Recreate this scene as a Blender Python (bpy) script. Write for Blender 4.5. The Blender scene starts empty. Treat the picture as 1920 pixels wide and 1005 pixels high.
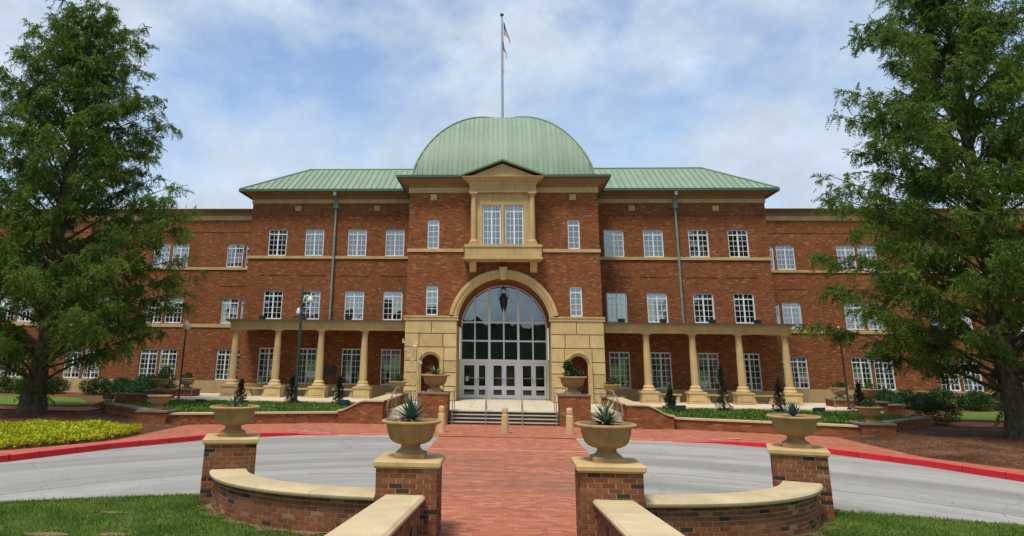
import bpy, bmesh, math, random
import numpy as np
from mathutils import Vector, Matrix
R = math.radians; PI = math.pi
random.seed(11); rng = np.random.default_rng(11)
sc = bpy.context.scene; C = sc.collection

# ------------------------------------------------------------------ camera
cd = bpy.data.cameras.new('camera'); cam = bpy.data.objects.new('camera', cd); C.objects.link(cam)
cd.sensor_width = 36; cd.sensor_fit = 'HORIZONTAL'; cd.lens = 1387 / 1920 * 36
cd.shift_x = (960 - 855) / 1920; cd.shift_y = -(502.5 - 256.6) / 1920
cd.clip_start = .1; cd.clip_end = 3000
psi, tl, ro = R(-3.907), R(16.597), R(.717)
F = Vector((math.sin(psi) * math.cos(tl), math.cos(psi) * math.cos(tl), math.sin(tl)))
r0 = Vector((math.cos(psi), -math.sin(psi), 0)); u0 = r0.cross(F)
rr = r0 * math.cos(ro) + u0 * math.sin(ro); uu = -r0 * math.sin(ro) + u0 * math.cos(ro)
cam.matrix_world = Matrix(((rr.x, uu.x, -F.x, .11), (rr.y, uu.y, -F.y, 0), (rr.z, uu.z, -F.z, 2.6), (0, 0, 0, 1)))
sc.camera = cam
# ------------------------------------------------------------------ light
SUN_EL, SUN_AZ = 66, 205          # azimuth clockwise from +Y (behind the camera, a little to its left)
wd = bpy.data.worlds.new('World'); sc.world = wd; wd.use_nodes = True
nt = wd.node_tree; nt.nodes.clear(); N = nt.nodes; Lk = nt.links
def wn(t, **k):
    n = N.new(t)
    for a, b in k.items(): setattr(n, a, b)
    return n
out = wn('ShaderNodeOutputWorld'); sky = wn('ShaderNodeTexSky', sky_type='NISHITA', sun_disc=False)
sky.sun_elevation = R(SUN_EL); sky.sun_rotation = R(SUN_AZ); sky.air_density = 1.0; sky.dust_density = .6; sky.ozone_density = 1.6
bgs = wn('ShaderNodeBackground'); bgs.inputs[1].default_value = .145; Lk.new(sky.outputs[0], bgs.inputs[0])
bgc = wn('ShaderNodeBackground'); bgc.inputs[0].default_value = (.72, .84, 1.0, 1); bgc.inputs[1].default_value = .64
tc = wn('ShaderNodeTexCoord'); sp = wn('ShaderNodeSeparateXYZ'); Lk.new(tc.outputs['Generated'], sp.inputs[0])
def wm(op, a, b):
    n = wn('ShaderNodeMath', operation=op)
    for i, s in enumerate((a, b)):
        if isinstance(s, (int, float)): n.inputs[i].default_value = s
        else: Lk.new(s, n.inputs[i])
    return n.outputs[0]
den = wm('ADD', wm('MAXIMUM', sp.outputs[2], 0), .22)
cb = wn('ShaderNodeCombineXYZ'); Lk.new(wm('MULTIPLY', sp.outputs[0], .62), cb.inputs[0]); Lk.new(wm('MULTIPLY', sp.outputs[1], .25), cb.inputs[1]); Lk.new(wm('MULTIPLY', sp.outputs[2], .85), cb.inputs[2])
n1 = wn('ShaderNodeTexNoise'); n1.inputs['Scale'].default_value = 8.0; n1.inputs['Detail'].default_value = 10; n1.inputs['Roughness'].default_value = .56; n1.inputs['Distortion'].default_value = .15
mp = wn('ShaderNodeMapping'); mp.inputs['Location'].default_value = (3.7, 1.9, 0); mp.inputs['Scale'].default_value = (1, 1, 1)
Lk.new(cb.outputs[0], mp.inputs[0]); Lk.new(mp.outputs[0], n1.inputs['Vector'])
cr = wn('ShaderNodeValToRGB'); cr.color_ramp.elements[0].position = .36; cr.color_ramp.elements[1].position = .60
cr.color_ramp.elements[0].color = (.10, .10, .10, 1); cr.color_ramp.elements[1].color = (1, 1, 1, 1)
Lk.new(n1.outputs[0], cr.inputs[0])
n2 = wn('ShaderNodeTexNoise'); n2.inputs['Scale'].default_value = 17; n2.inputs['Detail'].default_value = 8; n2.inputs['Roughness'].default_value = .6; Lk.new(mp.outputs[0], n2.inputs['Vector'])
Lk.new(wm('ADD', wm('MULTIPLY', n2.outputs[0], .42), .425), bgc.inputs[1])
mxs = wn('ShaderNodeMixShader'); Lk.new(cr.outputs[0], mxs.inputs[0]); Lk.new(bgs.outputs[0], mxs.inputs[1]); Lk.new(bgc.outputs[0], mxs.inputs[2]); Lk.new(mxs.outputs[0], out.inputs[0])
sl = bpy.data.lights.new('sun', 'SUN'); sl.energy = 2.9; sl.angle = R(14); sl.color = (1, .925, .80)
so = bpy.data.objects.new('sun', sl); C.objects.link(so)
sd = Vector((math.sin(R(SUN_AZ)) * math.cos(R(SUN_EL)), math.cos(R(SUN_AZ)) * math.cos(R(SUN_EL)), math.sin(R(SUN_EL))))
so.rotation_euler = sd.to_track_quat('Z', 'Y').to_euler(); so.location = sd * 80
vs = sc.view_settings; vs.view_transform = 'Standard'; vs.look = 'None'; vs.exposure = 0.42; vs.gamma = 1; vs.use_curve_mapping = False

# ------------------------------------------------------------------ materials
MT = {}
class NB:
    def __init__(s, name):
        s.m = bpy.data.materials.new(name); s.m.use_nodes = True; s.t = s.m.node_tree; s.t.nodes.clear()
        s.o = s.n('ShaderNodeOutputMaterial'); MT[name] = s.m
    def n(s, t, **k):
        x = s.t.nodes.new(t)
        for a, b in k.items(): setattr(x, a, b)
        return x
    def set(s, inp, v):
        if isinstance(v, bpy.types.NodeSocket): s.t.links.new(v, inp)
        elif v is not None: inp.default_value = v
    def math(s, op, a, b=0, c=None):
        x = s.n('ShaderNodeMath', operation=op); s.set(x.inputs[0], a); s.set(x.inputs[1], b)
        if c is not None: s.set(x.inputs[2], c)
        return x.outputs[0]
    def mix(s, f, a, b, mode='MIX'):
        x = s.n('ShaderNodeMix', data_type='RGBA', blend_type=mode); s.set(x.inputs[0], f)
        s.set(x.inputs[6], a if isinstance(a, bpy.types.NodeSocket) else (*a[:3], 1)); s.set(x.inputs[7], b if isinstance(b, bpy.types.NodeSocket) else (*b[:3], 1))
        return x.outputs[2]
    def noise(s, vec, scale, detail=4, rough=.55, dim='3D'):
        x = s.n('ShaderNodeTexNoise', noise_dimensions=dim); s.set(x.inputs['Vector'], vec); x.inputs['Scale'].default_value = scale
        x.inputs['Detail'].default_value = detail; x.inputs['Roughness'].default_value = rough
        return x.outputs[0]
    def ramp(s, f, stops, interp='LINEAR'):
        x = s.n('ShaderNodeValToRGB'); e = x.color_ramp.elements; x.color_ramp.interpolation = interp
        while len(e) < len(stops): e.new(.5)
        for k, (p, c) in enumerate(stops): e[k].position = p; e[k].color = (*c[:3], 1) if hasattr(c, '__len__') else (c, c, c, 1)
        s.set(x.inputs[0], f); return x.outputs[0]
    def pos(s): return s.n('ShaderNodeNewGeometry').outputs['Position']
    def obj(s): return s.n('ShaderNodeTexCoord').outputs['Object']
    def sep(s, v):
        x = s.n('ShaderNodeSeparateXYZ'); s.set(x.inputs[0], v); return x.outputs
    def comb(s, a, b, c=0):
        x = s.n('ShaderNodeCombineXYZ'); s.set(x.inputs[0], a); s.set(x.inputs[1], b); s.set(x.inputs[2], c); return x.outputs[0]
    def scalev(s, v, xyz):
        x = s.n('ShaderNodeVectorMath', operation='MULTIPLY'); s.set(x.inputs[0], v); x.inputs[1].default_value = xyz; return x.outputs[0]
    def bump(s, h, st=.3, d=.01):
        x = s.n('ShaderNodeBump'); x.inputs['Strength'].default_value = st; x.inputs['Distance'].default_value = d; s.set(x.inputs['Height'], h); return x.outputs[0]
    def bsdf(s, col, rough=.8, metal=0, normal=None, spec=.4):
        p = s.n('ShaderNodeBsdfPrincipled'); s.set(p.inputs['Base Color'], col if isinstance(col, bpy.types.NodeSocket) else (*col[:3], 1))
        s.set(p.inputs['Roughness'], rough); s.set(p.inputs['Metallic'], metal); s.set(p.inputs['Specular IOR Level'], spec)
        if normal is not None: s.set(p.inputs['Normal'], normal)
        return p.outputs[0]
    def done(s, sh): s.t.links.new(sh, s.o.inputs[0]); return s.m
def rnd(b): return b.n('ShaderNodeObjectInfo').outputs['Random']
def simple(name, col, rough=.8, var=.15, scale=3, fine=60, bump=.25, metal=0, spec=.4, stain=0, objvar=0):
    b = NB(name); p = b.pos(); f = b.noise(p, scale, 6, .6); g = b.noise(p, fine, 3, .6)
    lo = [c * (1 - var) for c in col]; hi = [min(1, c * (1 + var)) for c in col]
    c = b.mix(b.ramp(f, [(.3, 0), (.7, 1)]), lo, hi); c = b.mix(b.math('MULTIPLY', g, .42), c, [x * .55 for x in col])
    if stain:
        q = b.noise(b.scalev(p, (5, 5, .7)), 1.3, 5, .65)
        c = b.mix(b.math('MULTIPLY', b.ramp(q, [(.52, 0), (.72, 1)]), stain), c, [x * .42 for x in col])
    if objvar: c = b.mix(1, c, b.ramp(rnd(b), [(0, 1 - objvar), (1, 1 + objvar * .6)]), 'MULTIPLY')
    return b.done(b.bsdf(c, rough, metal, b.bump(g, bump, .01) if bump else None, spec))
def brickmat(name, stops, mortar, w=.203, h=.0677, mu=.05, mv=.13, horiz=False, stain=.25, gain=None):
    b = NB(name); p = b.pos(); x, y, z = b.sep(p)
    if horiz: u, v = x, y
    else: u, v = b.math('ADD', x, y), z
    row = b.math('FLOOR', b.math('DIVIDE', v, h)); u2 = b.math('ADD', b.math('DIVIDE', u, w), b.math('MULTIPLY', b.math('MODULO', b.math('ABSOLUTE', row), 2), .5))
    colm = b.math('FLOOR', u2); wnz = b.n('ShaderNodeTexWhiteNoise', noise_dimensions='2D'); b.set(wnz.inputs['Vector'], b.comb(colm, row))
    c = b.ramp(wnz.outputs[0], stops, 'CONSTANT'); c = b.mix(b.math('MULTIPLY', b.noise(p, 30, 3), .35), c, [k * .55 for k in stops[0][1]])
    fm = b.math('MAXIMUM', b.math('LESS_THAN', b.math('FRACT', u2), mu), b.math('LESS_THAN', b.math('FRACT', b.math('DIVIDE', v, h)), mv))
    c = b.mix(fm, c, mortar)
    big = b.noise(b.scalev(p, (1, 1, .45)), .55, 5, .6); c = b.mix(b.math('MULTIPLY', b.ramp(big, [(.45, 0), (.7, 1)]), stain), c, [k * .5 for k in stops[0][1]])
    if horiz:
        st_ = b.noise(b.scalev(p, (.35, 2.0, 1)), 1.3, 6, .68); zone = b.math('MULTIPLY', b.math('MULTIPLY', b.ramp(b.math('DIVIDE', y, 30), [(.515, 0), (.56, 1), (.70, 1), (.775, 0)]), b.math('LESS_THAN', b.math('ABSOLUTE', x), 2.5)), .6)
        c = b.mix(b.math('MULTIPLY', b.ramp(st_, [(.40, 0), (.62, 1)]), b.math('ADD', zone, .12)), c, (.15, .095, .068))
    hgt = b.math('SUBTRACT', 1, fm)
    return b.done(b.bsdf(c, .9, 0, b.bump(hgt, .5, .008), .25))
brickmat('brick_wall', [(0, (.225, .072, .022)), (.28, (.255, .087, .028)), (.50, (.19, .058, .019)), (.68, (.29, .103, .038)), (.82, (.135, .043, .018)), (.90, (.38, .155, .078)), (.945, (.235, .078, .025)), (.985, (.35, .215, .09))], (.225, .113, .055), stain=.2)
brickmat('paving', [(0, (.41, .125, .066)), (.35, (.47, .158, .088)), (.6, (.355, .103, .054)), (.8, (.51, .20, .12)), (.93, (.29, .092, .06))], (.28, .13, .08), .21, .105, .045, .08, True, .22)
b = MT['paving'].node_tree   # tyre-darkened streaks across the crossing are part of the paving's wear
simple('stone', (.53, .375, .165), .85, .16, 1.7, 55, .35, stain=.42)
simple('stone_block', (.57, .41, .185), .85, .14, 2.2, 55, .4, stain=.30, objvar=.16)
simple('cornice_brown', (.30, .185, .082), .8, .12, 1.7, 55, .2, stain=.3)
simple('coping', (.56, .44, .25), .8, .15, 2.0, 80, .35, stain=.22, objvar=.08)
simple('urn_stone', (.36, .235, .10), .85, .2, 6, 70, .35, stain=.5)
simple('landing_stone', (.60, .52, .38), .75, .08, 2, 60, .15, objvar=.08)
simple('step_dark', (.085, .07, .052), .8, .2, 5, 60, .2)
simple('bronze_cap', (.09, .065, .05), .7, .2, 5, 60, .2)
simple('old_coping', (.20, .155, .115), .9, .3, 3, 60, .4, stain=.3)
simple('mortar', (.42, .275, .16), .95, .15, 8, 120, .4)
for i, c in enumerate([(.205, .070, .025), (.24, .088, .032), (.17, .055, .021), (.27, .112, .048), (.040, .028, .019), (.31, .195, .085)]):
    simple('brick_%d' % i, c, .9, .22, 14, 130, .5, objvar=.2)
b = NB('roof_metal'); p = b.pos(); f = b.noise(b.scalev(p, (1, 1, .5)), .9, 5, .6)
c = b.mix(b.ramp(f, [(.3, 0), (.7, 1)]), (.185, .257, .175), (.222, .303, .213)); c = b.mix(1, c, b.ramp(rnd(b), [(0, .92), (1, 1.06)]), 'MULTIPLY'); stk = b.noise(b.scalev(p, (6, 6, .5)), 1.0, 5, .65); c = b.mix(b.math('MULTIPLY', b.ramp(stk, [(.5, 0), (.75, 1)]), .22), c, (.12, .165, .12))
b.done(b.bsdf(c, .6, 0, None, .35))
simple('roof_trim', (.055, .12, .085), .5, .15, 4, 40, 0)
simple('seam_green', (.17, .24, .165), .45, .1, 4, 40, 0)
simple('downspout_green', (.17, .27, .20), .55, .2, 3, 40, 0, stain=.3)
simple('white_paint', (.80, .81, .80), .45, .03, 4, 40, 0)
simple('door_paint', (.80, .81, .82), .4, .03, 4, 40, 0)
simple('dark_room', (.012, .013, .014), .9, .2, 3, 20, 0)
simple('white_blind', (.62, .66, .66), .8, .06, 2, 30, 0)
simple('grey_sheer', (.22, .27, .27), .8, .25, 2.5, 30, 0)
simple('dark_curtain', (.075, .125, .115), .9, .4, 2.5, 30, 0)
simple('lamp_green', (.022, .05, .042), .5, .2, 6, 40, 0)
simple('flood_blue', (.03, .075, .09), .45, .2, 6, 40, 0)
simple('black_metal', (.02, .022, .022), .45, .2, 6, 40, 0)
simple('plaque_bronze', (.03, .045, .035), .5, .3, 8, 60, .3)
simple('rail_metal', (.36, .30, .23), .45, .1, 6, 40, 0, metal=.3)
simple('pole_grey', (.38, .43, .42), .4, .08, 2, 40, 0, metal=.3)
simple('globe_tan', (.72, .58, .36), .4, .05, 4, 40, 0)
simple('globe_white', (.62, .63, .62), .35, .03, 4, 40, 0)
simple('dry_soil', (.21, .125, .065), .95, .3, 9, 70, .6)
simple('soil', (.075, .05, .033), .95, .3, 12, 70, .6)
b = NB('bark'); p = b.pos(); g = b.noise(b.scalev(p, (7, 7, .9)), 2.2, 6, .7); c = b.ramp(g, [(.30, (.030, .022, .016)), (.52, (.115, .082, .058)), (.75, (.20, .15, .11))]); b.done(b.bsdf(c, .95, 0, b.bump(g, 1, .06), .1))
simple('road_tan', (.38, .32, .23), .9, .2, 5, 50, .2)
b = NB('kerb_red'); p = b.pos(); f = b.noise(p, 1.3, 4); c = b.mix(f, (.42, .012, .016), (.58, .020, .024)); c = b.mix(b.math('MULTIPLY', b.ramp(b.noise(b.scalev(p, (1, 1, 2.5)), 5, 5, .7), [(.60, 0), (.70, 1)]), .7), c, (.20, .10, .085)); c = b.mix(b.math('MULTIPLY', b.ramp(b.noise(p, 11, 4, .7), [(.64, 0), (.70, 1)]), .6), c, (.40, .34, .28)); b.done(b.bsdf(c, .7, 0, None, .3))
simple('kerb_pale', (.42, .35, .27), .85, .15, 2, 50, .3)
simple('kerb_pink', (.55, .20, .16), .8, .2, 3, 50, .3)
simple('red_wash', (.52, .07, .06), .8, .2, 3, 50, .2)
simple('agave_green', (.06, .125, .055), .5, .35, 5, 30, .1)
simple('agave_blue', (.10, .19, .185), .5, .25, 5, 30, .1)
simple('agave_cream', (.42, .40, .22), .55, .2, 5, 30, .1)
simple('dead_leaf', (.42, .37, .28), .8, .25, 5, 30, .1)
simple('bloom', (.62, .52, .33), .8, .2, 8, 30, .1)
simple('flag_blue', (.012, .02, .07), .8, .1, 8, 60, 0); simple('flag_red', (.38, .045, .03), .8, .15, 8, 60, 0); simple('flag_white', (.72, .68, .62), .8, .05, 8, 60, 0)
simple('paper', (.8, .8, .78), .7, .03, 4, 40, 0)
simple('petal', (.72, .66, .52), .8, .2, 4, 40, 0)
b = NB('red_sign'); b.done(b.bsdf((.45, .06, .03), .5))
# glass: coated panes, part mirror and part clear
b = NB('glass'); gl = b.n('ShaderNodeBsdfGlossy'); gl.inputs['Roughness'].default_value = .012; gl.inputs['Color'].default_value = (.86, .97, 1, 1)
tr = b.n('ShaderNodeBsdfTransparent'); tr.inputs['Color'].default_value = (.62, .74, .76, 1)
lw = b.n('ShaderNodeLayerWeight'); lw.inputs['Blend'].default_value = .35
wv = b.noise(b.pos(), 1.6, 2); nb_ = b.bump(wv, .05, .02); b.t.links.new(nb_, gl.inputs['Normal'])
ms = b.n('ShaderNodeMixShader'); b.set(ms.inputs[0], b.math('ADD', b.math('MULTIPLY', lw.outputs['Fresnel'], .7), .24)); b.t.links.new(tr.outputs[0], ms.inputs[1]); b.t.links.new(gl.outputs[0], ms.inputs[2]); b.done(ms.outputs[0])
b = NB('dark_glass'); gl = b.n('ShaderNodeBsdfGlossy'); gl.inputs['Roughness'].default_value = .01; gl.inputs['Color'].default_value = (.75, .9, 1, 1)
df = b.n('ShaderNodeBsdfDiffuse'); df.inputs['Color'].default_value = (.008, .012, .010, 1); ms = b.n('ShaderNodeMixShader'); ms.inputs[0].default_value = .19
b.t.links.new(df.outputs[0], ms.inputs[1]); b.t.links.new(gl.outputs[0], ms.inputs[2]); b.done(ms.outputs[0])
b = NB('door_glass'); b.done(b.bsdf((.008, .011, .010), .03, 0, None, .6))
# ground materials
b = NB('asphalt'); p = b.pos(); x, y, z = b.sep(p)
rad = b.math('SQRT', b.math('ADD', b.math('MULTIPLY', x, x), b.math('POWER', b.math('SUBTRACT', y, 9), 2)))
ring = b.noise(b.comb(b.math('MULTIPLY', rad, 1.0), b.math('MULTIPLY', x, .07), 0), .9, 4, .55)
c = b.mix(b.ramp(ring, [(.38, 0), (.62, 1)]), (.385, .37, .34), (.235, .225, .205))
g = b.noise(p, 90, 3, .7); c = b.mix(b.math('MULTIPLY', g, .5), c, (.17, .165, .155)); spt = b.noise(p, 2.6, 4, .6); c = b.mix(b.math('MULTIPLY', b.ramp(spt, [(.66, 0), (.74, 1)]), .35), c, (.13, .125, .115)); f = b.noise(p, .8, 6, .65); c = b.mix(b.math('MULTIPLY', b.ramp(f, [(.5, 0), (.75, 1)]), .45), c, (.17, .17, .17))
vo = b.n('ShaderNodeTexVoronoi', feature='DISTANCE_TO_EDGE'); wob = b.n('ShaderNodeVectorMath', operation='ADD'); b.set(wob.inputs[0], p); nn = b.n('ShaderNodeTexNoise'); nn.inputs['Scale'].default_value = 1.2; b.set(nn.inputs['Vector'], p); b.set(wob.inputs[1], nn.outputs['Color'])
b.set(vo.inputs['Vector'], wob.outputs[0]); vo.inputs['Scale'].default_value = .22
c = b.mix(b.math('MULTIPLY', b.math('LESS_THAN', vo.outputs['Distance'], .0028), .42), c, (.10, .10, .10))
rw = b.math('ADD', rad, b.math('MULTIPLY', b.noise(p, .7, 4), .35)); c = b.mix(b.math('MULTIPLY', b.math('LESS_THAN', b.math('ABSOLUTE', b.math('SUBTRACT', rw, 11.3)), .035), .6), c, (.10, .095, .085))
c = b.mix(b.math('MULTIPLY', b.ramp(b.math('ABSOLUTE', b.math('SUBTRACT', rw, 13.4)), [(.0, 1), (.9, 0)]), .35), c, (.19, .18, .165))
b.done(b.bsdf(c, .9, 0, b.bump(g, .35, .01), .3))
b = NB('gutter_pale'); p = b.pos(); g = b.noise(p, 4, 5); b.done(b.bsdf(b.mix(g, (.30, .28, .24), (.44, .40, .34)), .9))
b = NB('grass_ground'); p = b.pos(); f = b.noise(p, .9, 5, .65); g = b.noise(p, 14, 4, .7)
c = b.mix(b.ramp(f, [(.3, 0), (.7, 1)]), (.045, .100, .015), (.105, .17, .03)); c = b.mix(b.math('MULTIPLY', g, .5), c, (.15, .17, .045))
d = b.noise(p, .55, 3); c = b.mix(b.ramp(d, [(.70, 0), (.76, 1)]), c, (.24, .15, .08)); b.done(b.bsdf(c, .95, 0, b.bump(g, .6, .02), .1))
b = NB('mulch'); p = b.pos(); f = b.noise(p, 1.2, 5, .65); g = b.noise(b.scalev(p, (1, 1.8, 1)), 22, 5, .75)
c = b.mix(b.ramp(g, [(.3, 0), (.7, 1)]), (.075, .034, .018), (.215, .105, .058)); c = b.mix(b.math('MULTIPLY', f, .5), c, (.13, .06, .032)); c = b.mix(b.ramp(b.noise(p, 9, 4, .8), [(.72, 0), (.8, 1)]), c, (.36, .24, .13))
b.done(b.bsdf(c, 1, 0, b.bump(g, 1, .04), .1))
def leafmat(name, lo, hi, trans=.3, cl=1.2):
    b = NB(name); p = b.pos(); f = b.noise(p, cl, 3, .6); ri = b.n('ShaderNodeNewGeometry').outputs['Random Per Island']
    c = b.mix(b.ramp(f, [(.35, 0), (.65, 1)]), lo, hi); c = b.mix(1, c, b.ramp(ri, [(0, .6), (1, 1.35)]), 'MULTIPLY')
    d = b.bsdf(c, .65, 0, None, .25); t = b.n('ShaderNodeBsdfTranslucent'); b.set(t.inputs['Color'], c)
    m = b.n('ShaderNodeMixShader'); m.inputs[0].default_value = trans; b.t.links.new(d, m.inputs[1]); b.t.links.new(t.outputs[0], m.inputs[2]); b.done(m.outputs[0])
leafmat('leaf_redwood', (.058, .118, .014), (.145, .225, .030), .48, .8)
leafmat('leaf_hedge', (.020, .056, .014), (.046, .105, .024), .25, 1.5)
leafmat('leaf_bush', (.022, .055, .014), (.045, .095, .024), .25, 1.5)
leafmat('leaf_cover', (.055, .135, .018), (.14, .22, .034), .35, 1.6)
leafmat('leaf_lime', (.24, .32, .014), (.56, .54, .022), .38, 2.6)
leafmat('leaf_rust', (.040, .020, .013), (.075, .036, .02), .2, 2.5)
leafmat('leaf_cone', (.014, .022, .010), (.032, .036, .016), .2, 2.5)
simple('wood_dark', (.016, .028, .012), .95, .4, .6, 4, 0)
leafmat('straw', (.10, .045, .022), (.22, .11, .058), .1, .8)
leafmat('blade', (.065, .14, .016), (.17, .245, .040), .42, .9)

# ------------------------------------------------------------------ geometry helpers
class M:
    def __init__(s): s.v = []; s.f = []; s.mi = []
    def add(s, vs_, fs, mi=0):
        n = len(s.v); s.v += [tuple(q) for q in vs_]
        for q in fs: s.f.append(tuple(n + i for i in q)); s.mi.append(mi)
        return s
    def box(s, x0, x1, y0, y1, z0, z1, mi=0):
        return s.add([(x0, y0, z0), (x1, y0, z0), (x1, y1, z0), (x0, y1, z0), (x0, y0, z1), (x1, y0, z1), (x1, y1, z1), (x0, y1, z1)],
                     [(0, 3, 2, 1), (4, 5, 6, 7), (0, 1, 5, 4), (1, 2, 6, 5), (2, 3, 7, 6), (3, 0, 4, 7)], mi)
    def quad(s, a, b, c, d, mi=0): return s.add([a, b, c, d], [(0, 1, 2, 3)], mi)
    def prism(s, poly, y0, y1, axis='y', mi=0):      # poly in (x,z) extruded along y, or (x,y) extruded along z
        n = len(poly)
        if axis == 'y': a = [(x, y0, z) for x, z in poly]; b = [(x, y1, z) for x, z in poly]
        else: a = [(x, y, y0) for x, y in poly]; b = [(x, y, y1) for x, y in poly]
        fs = [tuple(range(n)), tuple(range(2 * n - 1, n - 1, -1))] + [(i, i + n, (i + 1) % n + n, (i + 1) % n) for i in range(n)]
        return s.add(a + b, fs, mi)
    def tube(s, pts, r, n=8, mi=0):
        pts = [Vector(p) for p in pts]; rs = r if hasattr(r, '__len__') else [r] * len(pts); vs_ = []; prev = None
        for i, p in enumerate(pts):
            t = (pts[min(i + 1, len(pts) - 1)] - pts[max(i - 1, 0)]).normalized()
            a = prev if prev is not None else (Vector((1, 0, 0)) if abs(t.x) < .9 else Vector((0, 1, 0)))
            a = (a - t * a.dot(t)).normalized(); prev = a; c = t.cross(a)
            vs_ += [p + (a * math.cos(2 * PI * k / n) + c * math.sin(2 * PI * k / n)) * rs[i] for k in range(n)]
        fs = [(i * n + k, i * n + (k + 1) % n, (i + 1) * n + (k + 1) % n, (i + 1) * n + k) for i in range(len(pts) - 1) for k in range(n)]
        fs += [tuple(range(n - 1, -1, -1)), tuple((len(pts) - 1) * n + k for k in range(n))]
        return s.add(vs_, fs, mi)
    def lathe(s, prof, n=24, cx=0, cy=0, flute=0, fr=(0, 0), mi=0):
        vs_ = []
        for r, z in prof:
            for k in range(n):
                q = r * (1 + (flute * math.cos(k * PI) if flute and fr[0] <= z <= fr[1] else 0)); a = 2 * PI * k / n
                vs_.append((cx + q * math.cos(a), cy + q * math.sin(a), z))
        fs = [(i * n + k, i * n + (k + 1) % n, (i + 1) * n + (k + 1) % n, (i + 1) * n + k) for i in range(len(prof) - 1) for k in range(n)]
        fs += [tuple(range(n - 1, -1, -1)), tuple((len(prof) - 1) * n + k for k in range(n))]
        return s.add(vs_, fs, mi)
    def mesh(s, name, mats, smooth=False):
        me = bpy.data.meshes.new(name); me.from_pydata(s.v, [], s.f)
        for m in (mats if isinstance(mats, (list, tuple)) else [mats]): me.materials.append(MT[m])
        if any(s.mi): me.polygons.foreach_set('material_index', s.mi)
        bm = bmesh.new(); bm.from_mesh(me); bmesh.ops.recalc_face_normals(bm, faces=bm.faces); bm.to_mesh(me); bm.free()
        if smooth:
            me.polygons.foreach_set('use_smooth', [True] * len(me.polygons)); me.set_sharp_from_angle(angle=R(38))
        return me
    def build(s, name, mats, parent=None, smooth=False, loc=None, rz=0):
        return ob(name, s.mesh(name, mats, smooth), parent, loc, rz)
def ob(name, me, parent=None, loc=None, rz=0, scale=None):
    o = bpy.data.objects.new(name, me); C.objects.link(o)
    if loc is not None: o.location = loc
    if rz: o.rotation_euler = (0, 0, rz)
    if scale is not None: o.scale = scale
    if parent is not None:
        o.parent = parent
        if parent.get('_w'): o.matrix_parent_inverse = Matrix.Translation(-Vector(parent.location))
    return o
def tag(o, label, cat, group=None):
    o['label'] = label; o['category'] = cat
    if group: o['group'] = group
    return o
def thing(name, label, cat, loc=(0, 0, 0), rz=0, group=None, world=False):   # world=True: its parts are given in world coordinates
    o = bpy.data.objects.new(name, None); C.objects.link(o); o.location = loc; o.rotation_euler = (0, 0, rz); o.empty_display_size = .2
    if world: o['_w'] = 1
    return tag(o, label, cat, group)
def struct(o, kind='structure'): o['kind'] = kind; return o
def copytree(o, loc, rz, label, group=None):
    c = o.copy(); C.objects.link(c); c.location = loc; c.rotation_euler = (0, 0, rz); c['label'] = label
    if group: c['group'] = group
    for ch in o.children:
        d = ch.copy(); C.objects.link(d); d.parent = c
        for g in ch.children: e = g.copy(); C.objects.link(e); e.parent = d
    return c
def raw_mesh(name, V, Fc, mat):          # V (n,3) array, Fc (m,k) array, fast
    me = bpy.data.meshes.new(name); m, k = Fc.shape
    me.vertices.add(len(V)); me.vertices.foreach_set('co', V.astype(np.float32).ravel()); me.loops.add(m * k); me.loops.foreach_set('vertex_index', Fc.astype(np.int32).ravel())
    me.polygons.add(m); me.polygons.foreach_set('loop_start', np.arange(0, m * k, k, dtype=np.int32)); me.polygons.foreach_set('loop_total', np.full(m, k, dtype=np.int32))
    me.materials.append(MT[mat]); me.update(calc_edges=True); me.validate(); return me
def unit(v): return v / np.maximum(np.linalg.norm(v, axis=-1, keepdims=True), 1e-6)
def leaf_quads(P, D, L, W):              # leaf diamonds at P along D (n,3), lengths and widths (n,)
    n = len(P); S = unit(np.cross(D, unit(rng.normal(size=(n, 3))))) * W[:, None] * .5; D = D * L[:, None]
    V = np.stack([P, P + D * .45 + S, P + D, P + D * .45 - S], 1).reshape(-1, 3)
    return V, np.arange(4 * n).reshape(n, 4)
def sstep(a, b, x):
    t = min(1, max(0, (x - a) / (b - a))); return t * t * (3 - 2 * t)
def interp(pts, x): return float(np.interp(x, [p[0] for p in pts], [p[1] for p in pts]))
def hash2(x, y): return math.sin(x * 1.7 + .6) * math.cos(y * 1.3 + 1.1) * .5 + math.sin(x * .63 + y * .9) * .5
def sheet(name, xs, y0f, y1f, zf, ny, mat):
    m = M(); nx = len(xs)
    vs_ = [(x, y0f(x) + (y1f(x) - y0f(x)) * j / ny, 0) for x in xs for j in range(ny + 1)]
    vs_ = [(x, y, zf(x, y)) for x, y, _ in vs_]
    m.add(vs_, [(i * (ny + 1) + j, (i + 1) * (ny + 1) + j, (i + 1) * (ny + 1) + j + 1, i * (ny + 1) + j + 1) for i in range(nx - 1) for j in range(ny)])
    return m.build(name, mat, smooth=True)
lin = lambda a, b, n: [a + (b - a) * i / n for i in range(n + 1)]

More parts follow.
